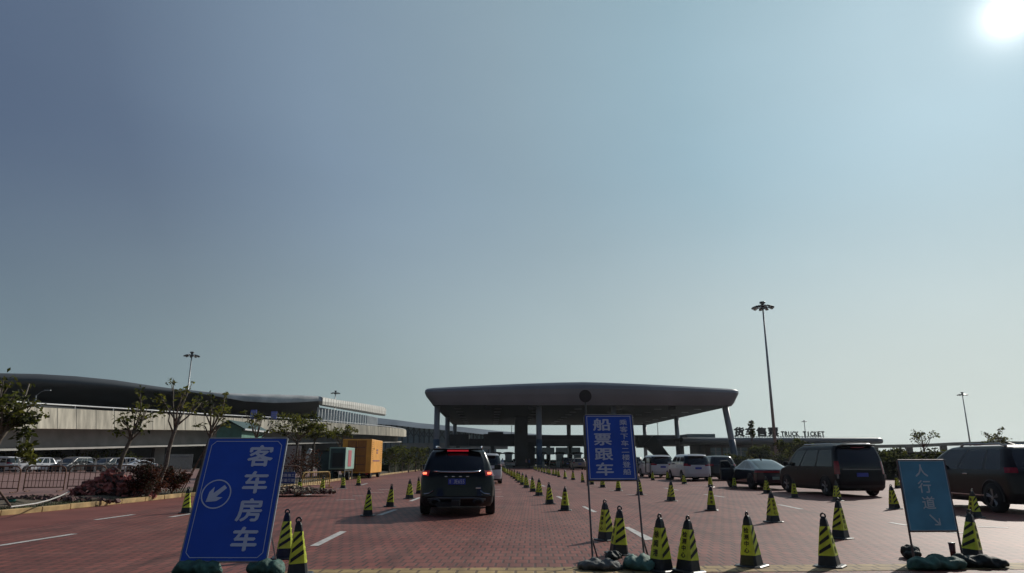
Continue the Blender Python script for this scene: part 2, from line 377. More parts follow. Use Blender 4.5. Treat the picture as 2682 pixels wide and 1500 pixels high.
# ================================================================== BUILDINGS AND STRUCTURES
# ---- elevated road on the left
VST = [(-320, 1030, 1044, 1113, 1190, 70), (-160, 1040, 1053, 1117, 1185, 75), (0, 1048, 1060, 1120, 1181, 82), (97, 1056, 1066, 1122, 1179, 87), (200, 1062, 1071, 1123, 1176.5, 93),
       (300, 1068, 1076, 1124, 1174, 99), (400, 1074, 1081, 1125, 1171, 106), (486, 1080, 1086, 1126, 1169, 113), (560, 1085, 1091, 1127, 1167, 120), (704, 1092, 1099, 1129, 1165, 134),
       (856, 1101, 1105, 1134, 1161, 152), (960, 1111, 1114, 1138, 1159.5, 166), (1020, 1117, 1119, 1141, 1159, 176), (1058, 1123, 1124, 1143, 1158, 186), (1064, 1126, 1127, 1143, 1158, 193), (1058, 1129, 1130, 1144, 1158, 205)]
top = [P(s[0], s[2], s[5]) for s in VST]; bot = [P(s[0], s[3], s[5]) for s in VST]; gir = [P(s[0], s[4], s[5]) for s in VST]; rail = [P(s[0], s[1], s[5]) for s in VST]
def backed(line, d):
    o = []
    for i, p in enumerate(line):
        a = line[max(i - 1, 0)]; b = line[min(i + 1, len(line) - 1)]; t = Vector((b.x - a.x, b.y - a.y, 0)).normalized()
        o.append(p + Vector((-t.y, t.x, 0)) * d)
    return o
er = thing('elevated_road', 'long pale concrete elevated road with a stained parapet in front of the dark roofed terminal', 'elevated road', (top[4].x, top[4].y, 0))
EO = er.location.copy()
mb = MB(); mb.strip(bot, top); tb = backed(top, 0.35); mb.strip(top, tb); lo = [Vector((p.x, p.y, p.z - 1.0)) for p in tb]; mb.strip(tb, lo)
mb.strip(backed(bot, 2.2), bot)
PARMB = mb
mb = MB()
gi = backed(bot, 2.2); gl = [Vector((a.x, a.y, b.z + 0.22)) for a, b in zip(gi, gir)]
mb.strip(gl, gi)
g2 = backed(gl, 10); mb.strip(g2, gl)
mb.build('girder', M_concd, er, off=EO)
mb = MB(); lip = [Vector((a.x, a.y, b.z)) for a, b in zip(backed(gir, 1.3), gir)]
lip2 = [p + Vector((0, 0, 0.24)) for p in lip]; mb.strip(lip, lip2); mb.strip(lip2, backed(lip2, 0.9)); mb.strip(backed(lip, 0.9), lip)
mb.build('edge_ledge', mat('ledge_paint', (0.5, 0.48, 0.44), 0.8, var=0.1, scale=0.6), er, off=EO)
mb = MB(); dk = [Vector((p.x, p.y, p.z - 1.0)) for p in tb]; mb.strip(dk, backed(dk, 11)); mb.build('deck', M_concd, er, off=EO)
mb = PARMB
for i in range(len(top) - 3):
    a, b = top[i], top[i + 1]; a2, b2 = bot[i], bot[i + 1]; n = max(1, int((b - a).length / 2.3))
    for k in range(n):
        f = k / n; t_ = a.lerp(b, f); u_ = a2.lerp(b2, f); dv = (b - a); dv.z = 0; dv.normalize(); nv = Vector((dv.y, -dv.x, 0)) * 0.02
        s_ = dv * 0.03; mb.face([u_ + nv - s_, u_ + nv + s_, t_ + nv + s_, t_ + nv - s_], 1)
mb.build('parapet', [M_concrete, M_dark], er, off=EO)
mb = MB()
rb = backed(rail, 0.15); mb.tube(rb, 0.10, 6)
for i in range(len(rail) - 1):
    a, b = rb[i], rb[i + 1]; ta, tb2 = tb[i], tb[i + 1]; n = max(1, int((b - a).length / 6))
    for k in range(n): mb.cyl(a.lerp(b, k / n), Vector((a.lerp(b, k / n).x, a.lerp(b, k / n).y, ta.lerp(tb2, k / n).z - 0.1)), 0.07, n=5)
mb.build('handrail', mat('rail_white', (0.55, 0.56, 0.57), 0.4, var=0.05), er, off=EO)
for i in (2, 5, 7, 9, 10, 12):
    q = backed(gir, 5)[i]; mb = MB(); mb.box((q.x, q.y, q.z / 2 + 0.1), (1.6, 1.6, q.z), 0.8); mb.build('pier', M_concd, er, bevel=0.1, off=EO)

# ---- terminal building behind it
TST = [(-330, 968, 1000, 128), (-200, 974, 1006, 132), (0, 977, 1010, 138), (100, 979, 1014, 141), (200, 985, 1018, 144), (300, 995, 1023, 148), (400, 1010, 1030, 152), (480, 1021, 1035, 156),
       (560, 1028, 1042, 160), (640, 1031.5, 1051, 164), (717, 1033, 1056, 168), (780, 1035, 1054, 172), (834, 1037, 1050, 176)]
te = thing('terminal_building', 'long low terminal with a dark sweeping wave shaped roof behind the elevated road', 'building', (P(300, 1000, 148).x, 148, 0)); TO = te.location.copy()
rt = [P(x, a, Y) for x, a, b, Y in TST]; rl = [P(x, b, Y - 1.5) for x, a, b, Y in TST]
mb = MB(); n = 6
prev = rt
for k in range(1, n + 1):
    f = k / n; cur = []
    for a, b in zip(rt, rl):
        q = a.lerp(b, f); q += Vector((0.3, -1.0, 0)) * (math.sin(f * math.pi) * 1.6); cur.append(q)
    mb.strip(cur, prev); prev = cur
back = [p + Vector((-5, 45, 1.0)) for p in rt]; mb.strip(rt, back)
sof = [Vector((p.x - 6, p.y + 26, p.z - 3.2)) for p in rl]
mb.strip(sof, rl)
mb.build('roof', mat('roof_dark_metal', (0.085, 0.086, 0.085), 0.55, 0.2, var=0.12, scale=0.12), te, smooth=True, weld=True, off=TO)
mb = MB(); UT = [(470, 1020, 1021.2, 152), (560, 1027.5, 1036, 157), (640, 1031, 1050.5, 161), (717, 1032.5, 1055, 165), (780, 1034.5, 1053.5, 169), (834, 1037.2, 1050, 173)]
ua = [P(x, a_, Y) for x, a_, b_, Y in UT]; ub = [P(x, b_, Y - 1.5) for x, a_, b_, Y in UT]; um = [a_.lerp(b_, .5) + Vector((.3, -.9, .2)) for a_, b_ in zip(ua, ub)]
mb.strip(ub, um); mb.strip(um, ua); mb.strip(ua, [p + Vector((-2, 8, .2)) for p in ua]); mb.build('upper_roof', mat('roof_lit_metal', (0.55, 0.54, 0.52), .5, .1, var=.25, scale=.25), te, smooth=True, weld=True, off=TO)  # sunlit curve of the roof, its light put into a paler grey
mb = MB(); wl = [Vector((p.x, p.y, 0)) for p in sof]; mb.strip(wl, sof)
for i in range(len(sof) - 1):
    a, b = sof[i], sof[i + 1]; n = max(1, int((b - a).length / 5))
    for k in range(n):
        q = a.lerp(b, k / n); mb.box((q.x, q.y - 0.15, q.z / 2), (0.35, 0.3, q.z), 0, 1)
mb.build('wall', [mat('terminal_glass_wall', (0.03, 0.045, 0.05), 0.25, var=0.3, scale=0.2), mat('mullion_grey', (0.09, 0.1, 0.11), 0.5)], te, off=TO)
# lower storey front wall under the elevated road (dark, glazed)
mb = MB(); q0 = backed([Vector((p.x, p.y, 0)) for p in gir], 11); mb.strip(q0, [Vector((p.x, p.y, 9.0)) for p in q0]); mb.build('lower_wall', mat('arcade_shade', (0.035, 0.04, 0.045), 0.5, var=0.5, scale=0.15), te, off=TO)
# rounded, light panelled end of the roof
FE = [(838, 1038, 1051, 1062, 176), (880, 1046, 1056, 1069.5, 192), (930, 1053, 1062, 1078, 214), (980, 1061, 1072, 1086, 240), (1003, 1065, 1076, 1089, 254), (1007, 1071, 1080, 1089, 258)]
mb = MB(); rows = []
for x, a, m_, b, Y in FE:
    A, M_, B = P(x, a, Y), P(x - 3, m_, Y - 1.5), P(x, b, Y); rows.append((A, A.lerp(M_, .5) + Vector((1.0, -0.6, 0.3)), M_ + Vector((1.0, -.3, 0)), M_.lerp(B, .55) + Vector((.8, -.3, -0.2)), B))
for k in range(4): mb.strip([r[k + 1] for r in rows], [r[k] for r in rows])
A0 = rows[0]
mb.face([rt[-1] + Vector((0, 0, 0)), A0[0], A0[1], A0[2], A0[3], A0[4], rl[-1]])
M_re = mat('roof_end_panels', (0.62, 0.60, 0.555), 0.6, var=0.10, scale=0.5, streak=True)
for r0, r1 in zip(rows[:-1], rows[1:]):
    n = max(2, int((r1[0] - r0[0]).length / 2.4))
    for k in range(n):
        f = k / n
        pts = [r0[j].lerp(r1[j], f) + Vector((0.06, -0.06, 0)) for j in range(5)]
        for j in range(4):
            mb.face([pts[j + 1], pts[j + 1] + Vector((0.05, 0.12, 0)), pts[j] + Vector((0.05, 0.12, 0)), pts[j]], 1)
mb.build('roof_end', [M_re, mat('joint_grey', (0.2, 0.2, 0.19), 0.7)], te, off=TO)
mb = MB(); WA = [P(832, 1066, 178), P(900, 1077, 198), P(960, 1088, 224), P(988, 1094, 240)]; WB = [Vector((p.x, p.y, 7)) for p in WA]
mb.strip(WB, WA); mb.build('window', mat('gallery_glass', (0.16, 0.24, 0.25), 0.15, var=0.3, scale=0.4), te, off=TO)
mb = MB()
for i in range(3):
    a, b, c, d = WA[i], WA[i + 1], WB[i], WB[i + 1]; n = 9
    for k in range(n):
        u_, l_ = a.lerp(b, k / n), c.lerp(d, k / n); mb.hexa([l_ + Vector(o) for o in ((0, -.3, 0), (.45, -.1, 0), (.45, .3, 0), (0, .2, 0))] + [u_ + Vector(o) for o in ((0, -.3, 0), (.45, -.1, 0), (.45, .3, 0), (0, .2, 0))])
mb.build('window_fins', M_white, te, off=TO)

# ---- long arched hall further back
ha = thing('arched_hall', 'distant low hall with a pale grey arched roof and teal glass front by the canopy', 'building', (P(1150, 1150, 300).x, 300, 0)); HO = ha.location.copy()
HT = [(985, 1093, 1110), (1040, 1101, 1114), (1100, 1110, 1121), (1150, 1115, 1125), (1220, 1121, 1132), (1300, 1130, 1141), (1420, 1141, 1150), (1560, 1147, 1155), (1700, 1149, 1157)]
mb = MB(); A = [P(x, a, 312) for x, a, b in HT]; B = [P(x, b, 300) for x, a, b in HT]; Mi = [a.lerp(b, .5) + Vector((0, -1, 1.2)) for a, b in zip(A, B)]
mb.strip(B, Mi); mb.strip(Mi, A); mb.strip(A, [p + Vector((0, 40, -3)) for p in A]); mb.build('roof', mat('pale_metal_roof', (0.30, 0.32, 0.34), 0.5, 0.2, var=0.15, scale=0.08, streak=True), ha, smooth=True, off=HO)
mb = MB(); B2 = [P(x, b, 303) for x, a, b in HT[:6]]; mb.strip([Vector((p.x, p.y, 0)) for p in B2], B2)
mb.build('wall', mat('teal_glass', (0.26, 0.34, 0.37), 0.3, var=0.35, scale=0.15), ha, off=HO)
mb = MB()
for i in range(5):
    for k in range(4):
        q = B2[i].lerp(B2[i + 1], k / 4); mb.box((q.x, q.y - .4, q.z / 2), (0.7, 0.6, q.z)); 
        mb.cyl((q.x, q.y - .5, q.z - 4), (q.x + 2.6, q.y - .5, q.z), .22, n=5); mb.cyl((q.x, q.y - .5, q.z - 4), (q.x - 2.6, q.y - .5, q.z), .22, n=5)
mb.build('columns', mat('slate_frame', (0.07, 0.085, 0.095), 0.5), ha, off=HO)
mb = MB(); q0, q1 = P(1030, 1168, 292), P(1330, 1168, 292); mb.box(((q0.x + q1.x) / 2, 292, q0.z), (q1.x - q0.x, 6, 2.4)); mb.build('deck', M_concd, ha, off=HO)

# ---- toll canopy
CYAW = LANE
ca = thing('toll_canopy', 'huge flat grey toll plaza canopy with rounded edges standing on tall columns', 'canopy', (13.4, 133, 0), CYAW); 
c_, s_ = math.cos(CYAW), math.sin(CYAW)
def ring(x0, x1, y0, y1, r, z, n=8):
    pts = []
    for (qx, qy, a0_) in ((x1 - r, y0 + r, -90), (x1 - r, y1 - r, 0), (x0 + r, y1 - r, 90), (x0 + r, y0 + r, 180)):
        for k in range(n + 1):
            a_ = R(a0_ + 90 * k / n); pts.append((qx + r * math.cos(a_), qy + r * math.sin(a_), z))
    return pts
def ring_dense(x0, x1, y0, y1, r, z, ns=14):
    base = ring(x0, x1, y0, y1, r, z); o = []
    for i, p in enumerate(base):
        o.append(p); q = base[(i + 1) % len(base)]
        if math.dist(p, q) > 6:
            for k in range(1, ns): f = k / ns; o.append(tuple(p[j] + (q[j] - p[j]) * f for j in range(3)))
    return o
LY = [(-28.3, 28.2, -3, 72, 1.2, 11.35, 0), (-28.7, 28.7, -3.2, 73, 1.4, 11.9, 0.05), (-29.6, 29.3, -3.5, 74, 1.6, 13.0, 0.3), (-29.9, 29.7, -3.6, 74.6, 1.8, 13.7, .55), (-29.85, 29.8, -3.3, 74.6, 1.8, 14.15, .8), (-29.6, 29.55, -2.7, 74, 1.6, 14.45, .95), (-29.0, 29.0, -1.6, 73, 1.2, 14.6, 1.0)]
CAMB = 1.25
mb = MB(); rings = []
for x0, x1, y0, y1, r, z, cf in LY:
    rr = [(x, y, z + CAMB * cf * (1 - min(1, abs(x) / 29.0) ** 1.35)) for x, y, z in ring_dense(x0, x1, y0, y1, r, z)]
    rings.append(rr)
n = len(rings[0]); vs = [p for r_ in rings for p in r_]; fs = []
for i in range(len(rings) - 1):
    for k in range(n): fs.append((i * n + k, i * n + (k + 1) % n, (i + 1) * n + (k + 1) % n, (i + 1) * n + k))
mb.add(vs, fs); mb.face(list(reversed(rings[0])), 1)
mb.face(rings[-1])
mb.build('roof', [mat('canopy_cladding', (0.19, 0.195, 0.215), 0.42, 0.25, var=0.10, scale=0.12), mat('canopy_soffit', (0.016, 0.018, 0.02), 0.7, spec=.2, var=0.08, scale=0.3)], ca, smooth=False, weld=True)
M_col = mat('column_paint', (0.24, 0.26, 0.30), 0.5, var=0.08, scale=1)
M_banner = mat('blue_banner', (0.035, 0.085, 0.15), 0.5, var=0.25, scale=1)
COLS = [(-27.6, 0, .55, 0), (-8.3, 0, .55, 0), (6.0, 0, .55, 0), (27.6, 0, .6, 1.4), (-27.6, 33, .55, 0), (-27.6, 68, .55, 0), (26.9, 33, .55, 0), (26.9, 68, .55, 0), (5, 68, .6, 0), (-8.3, 68, .6, 0), (16.5, 68, .6, 0), (5, 33, .5, 0)]
for x, y, r, lean in COLS:
    mb = MB(); mb.cyl((x + lean, y, 0), (x, y, 11.45), r * 0.92, r, 16)
    cc = mb.build('column', M_col, ca, smooth=True)
    if y == 0:
        mb = MB(); mb.cyl((x + lean * 0.95, y, .6), (x + lean * .55, y, 5.2), r * .92 + .05, r * .96 + .05, 16); mb.build('banner', M_banner, cc, smooth=True)
mb = MB(); mb.box((-10.2, 34, 5.7), (2.9, 6, 11.3)); mb.box((-7.9, 40, 2.9), (2.2, 8, 5.6)); mb.build('lift_core', mat('core_dark', (0.022, 0.026, 0.034), 0.5, var=.3, scale=.5), ca, bevel=0.05)

for x, w_, h_ in ((-9.6, 1.6, .7), (8.6, 2.2, .8), (-18, 1.2, .6), (17, 1.3, .6)):
    mb = MB(); mb.box((x, -1.2, 11.35 - h_ / 2), (w_, .3, h_)); mb.build('lane_signal', M_dark, ca, bevel=.03)
for y in range(6, 70, 9):
    for x in range(-24, 25, 8):
        mb = MB(); mb.box((x, y, 11.3), (1.4, .35, .09)); mb.build('ceiling_lamp', M_steel, ca)
# ---- walkway under the canopy
wk = thing('footbridge', 'dark enclosed footbridge crossing under the toll canopy behind the columns', 'footbridge', (P(1500, 1150, 178).x, 178, 0)); WO = wk.location.copy()
mb = MB()
def pbox(mb, x0, y0, x1, y1, Y, dep, mi=0):
    a, b = P(x0, y1, Y), P(x1, y0, Y); mb.box(((a.x + b.x) / 2, Y + dep / 2, (a.z + b.z) / 2), (b.x - a.x, dep, b.z - a.z), 0, mi)
pbox(mb, 1165, 1137, 1228, 1168, 178, 5); pbox(mb, 1228, 1149, 1266, 1168, 178, 5); pbox(mb, 1266, 1136, 1358, 1168, 178, 5); pbox(mb, 1358, 1139, 1800, 1168, 178, 5); pbox(mb, 1278, 1131, 1318, 1137, 178.5, 4)
M_bridge = mat('bridge_dark', (0.045, 0.047, 0.062), 0.5, var=0.25, scale=0.3)
mb.build('span', M_bridge, wk, bevel=0.05, off=WO)
mb = MB(); pbox(mb, 1801, 1136, 1873, 1161, 177.5, 6); mb.build('glazed_end', mat('blue_grey_glazing', (0.10, 0.15, 0.17), 0.25, var=0.2, scale=.3), wk, bevel=0.1, off=WO)
mb = MB(); pbox(mb, 1165, 1166.5, 1800, 1168.5, 177.6, .3); pbox(mb, 1358, 1151, 1800, 1152, 177.8, .1); mb.build('trim', mat('bridge_trim', (0.10, 0.11, 0.13), .5), wk, off=WO)
for x in (1200, 1290, 1356, 1436, 1494, 1560, 1640, 1785, 1850):
    mb = MB(); q = P(x, 1168, 180); mb.box((q.x, 180, q.z / 2), (1.0, 1.0, q.z)); mb.build('pier', mat('pier_slate', (0.07, 0.09, 0.10), .5), wk, bevel=.05, off=WO)
mb = MB(); a, b = P(1700, 1140, 170), P(1752, 1212, 170)
for dx in (0,):
    mb.hexa([Vector((a.x - 1.5, 169, a.z - 2.2)), Vector((b.x - 1.2, 169, b.z)), Vector((b.x - 1.2, 172, b.z)), Vector((a.x - 1.5, 172, a.z - 2.2)), Vector((a.x + 1, 169, a.z)), Vector((b.x + .6, 169, b.z + 1)), Vector((b.x + .6, 172, b.z + 1)), Vector((a.x + 1, 172, a.z))])
pbox(mb, 1672, 1143, 1712, 1172, 169.5, 3)
mb.build('staircase', mat('stair_dark', (0.02, 0.026, 0.03), .6), wk, off=WO)
mb = MB(); pbox(mb, 1396, 1171.5, 1452, 1190, 174, .4); pbox(mb, 1456, 1171.5, 1488, 1190, 174, .4); pbox(mb, 1497, 1171.5, 1520, 1190, 174, .4); sg = mb.build('sign_panel', mat('sign_teal', (0.55, 0.64, 0.66), .5), wk, off=WO)
# windowed ticket hall to the right with its rooftop lettering
tk = thing('ticket_hall', 'low ticket building with a long grey rounded slab roof carrying dark letters', 'building', (P(2080, 1160, 150).x, 150, 0)); KO = tk.location.copy()
mb = MB(); a, b = P(1790, 1162, 150), P(2318, 1145.5, 150); H1, H0 = b.z, a.z
rr_ = []
for k in range(9):
    t_ = math.pi * k / 8; rr_.append((math.sin(t_), math.cos(t_)))
secs = []
xs = [a.x + (b.x - 1.2 - a.x) * k / 12 for k in range(13)] + [b.x - .6, b.x - .2, b.x]
ins = [0] * 13 + [.12, .35, .75]
for x, i_ in zip(xs, ins):
    h_ = (H1 - H0) / 2; zc = (H1 + H0) / 2
    s1 = [(x, 150.8 + i_ - (0.8 - i_ * .5) * u, zc + h_ * (1 - i_ * .5) * v) for u, v in rr_]
    s1 += [(x, 172 - i_, zc - h_ * (1 - i_ * .5)), (x, 172 - i_, zc + h_ * (1 - i_ * .5))]; secs.append(s1)
n = len(secs[0]); vs = [p for s1 in secs for p in s1]; fs = [(i * n + k, (i + 1) * n + k, (i + 1) * n + (k + 1) % n, i * n + (k + 1) % n) for i in range(len(secs) - 1) for k in range(n)]
fs += [tuple(range((len(secs) - 1) * n, len(secs) * n))]
mb.add(vs, fs); mb.build('roof', mat('slab_roof', (0.15, 0.155, 0.17), .45, .3, var=.1, scale=.2), tk, off=KO)
mb = MB(); c0, c1 = P(1850, 1200, 156), P(2285, 1200, 156); mb.box(((c0.x + c1.x) / 2, 163, H0 / 2), (c1.x - c0.x, 14, H0)); mb.build('wall', mat('hall_brown', (0.10, 0.075, 0.07), .7, var=.35, scale=.25), tk, off=KO)
for i, (x0, x1) in enumerate([(1862, 1888), (1895, 1915), (1925, 1957), (1965, 1990), (2098, 2130), (2140, 2180), (2190, 2230)]):
    mb = MB(); pbox(mb, x0, 1172, x1, 1196, 155.8, .12); w_ = mb.build('window', mat('hall_glass', (0.16, 0.20, 0.22), .2, var=.3, scale=.5), tk, off=KO)
    mb = MB(); pbox(mb, x0, 1182, x1, 1183, 155.7, .1); pbox(mb, (x0 + x1) / 2 - .5, 1172, (x0 + x1) / 2 + .5, 1196, 155.68, .1); mb.build('frame', M_steel, w_, off=KO)
M_letter = mat('dark_letters', (0.03, 0.033, 0.036), .5, var=0)
Yl = 152.0
ls = thing('rooftop_sign', 'dark metal rooftop letters reading truck ticket in Chinese and English above the long slab roof', 'sign', (P(2040, 1145, Yl).x, Yl, H1)); LO = ls.location.copy()
def letters(chars, x0, x1, ytop, ybot, name, wf=1.0):
    n = len(chars); cw = (x1 - x0) / n
    for i, ch in enumerate(chars):
        if ch == ' ': continue
        mb = MB()
        a, b = P(x0 + cw * i, ybot, Yl), P(x0 + cw * (i + 1), ytop, Yl)
        M_ = Matrix.Translation(((a.x + b.x) / 2, Yl, (a.z + b.z) / 2)) @ Matrix.Rotation(math.pi / 2, 4, 'X')
        put_char(mb, ch, M_, (b.x - a.x) * wf * (.22 if ch == 'I' else 1), b.z - a.z, 0.05, 0.06, fit=ord(ch) < 255)
        mb.build(name, M_letter, ls, off=LO)
letters('货车售票', 1921, 2040, 1118.5, 1142.5, 'character', .86)
letters('TRUCK TICKET', 2045, 2160, 1130, 1142, 'letter', .7)
mb = MB()
for x in range(1926, 2160, 7): pbox(mb, x, 1141, x + .8, 1146.5, Yl + .3, .15)
pbox(mb, 1921, 1142.6, 2160, 1143.5, Yl + .2, .2)
mb.build('frame', M_steel, ls, off=LO)

# ---- far flyover to the right
fo = thing('flyover', 'distant low tan flyover along the horizon behind the parked vehicles on the right', 'flyover', (P(2500, 1165, 210).x, 210, 0)); FO = fo.location.copy()
mb = MB(); FS = [(2240, 1165.5, 1172), (2400, 1163, 1171), (2500, 1158, 1166), (2600, 1155, 1164), (2700, 1156, 1163), (3200, 1150, 1158)]
A = [P(x, a, 210) for x, a, b in FS]; B = [P(x, b, 210) for x, a, b in FS]; mb.strip(B, A); mb.strip(A, [p + Vector((3, 9, 0)) for p in A]); mb.strip([p + Vector((3, 9, 0)) for p in B], B)
mb.build('deck', mat('tan_concrete', (0.26, 0.24, 0.19), .85, var=.15, scale=.2), fo, off=FO)
for x in (2290, 2380, 2470, 2560, 2650, 2750, 2900, 3050):
    mb = MB(); q = P(x, 1166, 214); mb.box((q.x, 214, q.z / 2), (1.6, 1.2, q.z)); mb.build('pier', M_concd, fo, off=FO)
# ---- office block behind the hedge at far right (low dark wall)
hw = thing('boundary_wall', 'low dark boundary wall behind the vehicles at the right edge', 'wall', (P(2400, 1180, 100).x, 100, 0)); BO = hw.location.copy()
mb = MB(); a, b = P(2235, 1185, 100), P(2440, 1178, 100); mb.box(((a.x + 90) / 2, 100, a.z / 2), (90 - a.x, .4, a.z)); mb.build('panels', mat('wall_dark', (0.05, 0.052, 0.055), .8, var=.3, scale=.5), hw, off=BO)
mb = MB(); mb.box(((a.x + 90) / 2, 100, a.z + .06), (90 - a.x, .6, .12)); mb.build('coping', M_concd, hw, off=BO)

# ================================================================== LIGHT MASTS
def mast(px, ptop, H, Yd, label, r0=.32):
    q = P(px, ptop, Yd); loc = (q.x, q.y, 0); H = q.z
    t = thing('high_mast_light', label, 'light mast', loc, 0, 'high mast lights over the port')
    mb = MB(); mb.cyl((0, 0, 0), (0, 0, H - .3), r0, r0 * .42, 12); mb.build('mast', M_steel, t, smooth=True)
    mb = MB(); mb.lathe([(0.0, H + .55), (.5, H + .5), (.55, H + .25), (.3, H + .1), (.28, H - .9)], 12); mb.build('head', M_rimd, t, smooth=True)
    mb = MB(); k_ = 10; 
    for k in range(24):
        a_, b_ = 2 * math.pi * k / 24, 2 * math.pi * (k + 1) / 24; mb.cyl((1.25 * math.cos(a_), 1.25 * math.sin(a_), H - .5), (1.25 * math.cos(b_), 1.25 * math.sin(b_), H - .5), .07, n=5)
    for k in range(5):
        a_ = 2 * math.pi * k / 5; mb.cyl((0, 0, H - .4), (1.25 * math.cos(a_), 1.25 * math.sin(a_), H - .5), .06, n=5)
    mb.build('ring', M_steel, t)
    for k in range(k_):
        a_ = 2 * math.pi * k / k_ + .2; mb = MB()
        T = Matrix.Rotation(R(22), 4, 'Y')
        mb.box((1.62 * math.cos(a_), 1.62 * math.sin(a_), H - .55), (.85, .55, .26), a_, 0, T)
        mb.box((1.62 * math.cos(a_) + .02 * math.cos(a_), 1.62 * math.sin(a_), H - .70), (.7, .45, .04), a_, 1, T)
        mb.build('floodlight', [M_rimd, mat('lamp_glass', (.35, .34, .3), .2, var=0)], t, bevel=.03)
    return t
mast(1997, 797, 30, 126, 'tallest nearest high mast light rising behind the right end of the toll canopy')
mast(503, 926, 30, 182, 'high mast light rising from the elevated road left of the blue bus sign')
mast(879, 1026, 30, 300, 'small far high mast light showing above the light end of the terminal roof', .4)
mast(2520, 1030, 30, 285, 'slim high mast light standing alone near the right edge of the sky', .38)
mast(2106, 1102, 30, 520, 'tiny distant high mast light above the English rooftop letters', .55)
def thin_pole(px, ytop, ybot, Y, label, arm=0):
    q = P(px, ytop, Y); b_ = P(px, ybot, Y); t = thing('lamp_post', label, 'lamp post', (q.x, Y, max(0, b_.z if ybot < 1150 else 0)))
    z0 = t.location.z; H = q.z - z0
    mb = MB(); mb.cyl((0, 0, 0), (0, 0, H), .11, .07, 8); mb.build('pole', M_steel, t)
    mb = MB(); mb.tube([(0, 0, H - .1), (arm * .5, 0, H + abs(arm) * .35), (arm, 0, H + abs(arm) * .5)], .035, 6); mb.box((arm * 1.15, 0, H + abs(arm) * .5), (.9 if arm else .5, .25, .12)); mb.build('lamp_arm', M_steel, t)
thin_pole(95, 1034, 1066, 98, 'thin lamp post with a slanting arm on the left parapet', 1.3)
thin_pole(1722, 1108, 1139, 190, 'hair thin lamp post seen through the gap beside the right columns of the canopy')
thin_pole(1340, 1115, 1139, 190, 'hair thin lamp post seen through the gap under the left half of the canopy')

# round sign on a post behind the blue ferry ticket sign
rs = thing('round_traffic_sign', 'dark round traffic sign on a post above the ferry ticket sign', 'traffic sign', (P(1533, 1037, 40).x, 40, 0))
zc = P(1533, 1037, 40).z
mb = MB(); mb.cyl((0, .05, 0), (0, .05, zc + .2), .05, .05, 10); mb.build('post', M_rimd, rs)
mb = MB(); mb.cyl((0, 0, zc), (0, -.03, zc), .36, .36, 32); mb.build('disc', mat('sign_back', (0.022, 0.02, 0.022), .6), rs, bevel=.005)

# small blue banners on the elevated road
for i, (x0, y0, x1, y1, lb) in enumerate([(655, 1073, 673, 1096, 'larger left small blue notice board above the elevated road parapet'), (709, 1077, 726, 1097, 'right small blue notice board above the elevated road parapet')]):
    Y = 130; a, b = P(x0, y1, Y), P(x1, y0, Y)
    t = thing('notice_board', lb, 'sign', ((a.x + b.x) / 2, Y, a.z - .4), 0, 'blue boards on the elevated road')
    z0 = t.location.z; W_ = b.x - a.x; H_ = b.z - a.z
    mb = MB(); mb.box((0, 0, .4 + H_ / 2), (W_, .1, H_)); mb.build('panel', mat('notice_blue', (0.14, 0.18, 0.58), .5, var=.2, scale=2), t)
    mb = MB()
    for k in range(3): mb.box((0, -.08, .4 + H_ * (.25 + .25 * k)), (W_ * .75, .02, H_ * .09))
    mb.build('text_lines', mat('faded_text', (.3, .34, .55), .6, var=0), t)
    mb = MB(); mb.cyl((-W_ * .4, 0, -1.5), (-W_ * .4, 0, .5), .05, n=6); mb.cyl((W_ * .4, 0, -1.5), (W_ * .4, 0, .5), .05, n=6); mb.build('posts', M_steel, t)

# ================================================================== VEHICLES
def rrect(hw, y0, y1, rr, rf, bow, nr=14, ns=26, nc=5):
    """closed plan outline: list of (x, y, section, u)"""
    o = []
    for k in range(nr + 1):            # rear, left to right
        u = -1 + 2 * k / nr; x = u * (hw - rr); o.append((x, y0 + bow * abs(x / hw) ** 2.2, 'rear', u))
    yb = y0 + bow
    for k in range(1, nc):
        a = R(-90 + 90 * k / nc); o.append((hw - rr + rr * math.cos(a), yb + rr + rr * math.sin(a), 'cr', 1))
    for k in range(ns + 1): o.append((hw, yb + rr + (y1 - rf - yb - rr) * k / ns, 'side', k / ns))
    for k in range(1, nc):
        a = R(90 * k / nc); o.append((hw - rf + rf * math.cos(a), y1 - rf + rf * math.sin(a), 'cf', 1))
    for k in range(nr + 1):
        u = 1 - 2 * k / nr; x = u * (hw - rf); o.append((x, y1 + .12 * (1 - abs(x / hw) ** 2), 'front', u))
    for k in range(1, nc):
        a = R(90 + 90 * k / nc); o.append((-hw + rf + rf * math.cos(a), y1 - rf + rf * math.sin(a), 'cf', -1))
    for k in range(ns + 1): o.append((-hw, y1 - rf - (y1 - rf - yb - rr) * k / ns, 'side', 1 - k / ns))
    for k in range(1, nc):
        a = R(180 + 90 * k / nc); o.append((-hw + rr + rr * math.cos(a), yb + rr + rr * math.sin(a), 'cr', -1))
    return o
def lerp_layers(LYR, z):
    for a, b in zip(LYR[:-1], LYR[1:]):
        if z <= b[0] + 1e-9:
            f = (z - a[0]) / (b[0] - a[0]); return [a[k] + (b[k] - a[k]) * f for k in range(4)]
    return list(LYR[-1])
PARTNAMES = {'body': 'body', 'rw': 'rear_window', 'swl': 'side_window', 'swr': 'side_window', 'ws': 'windshield', 'tll': 'tail_light', 'tlr': 'tail_light', 'bump': 'bumper', 'hl': 'headlight', 'hlr': 'headlight', 'gr': 'grille', 'bar': 'light_bar', 'tlc': 'tail_light'}
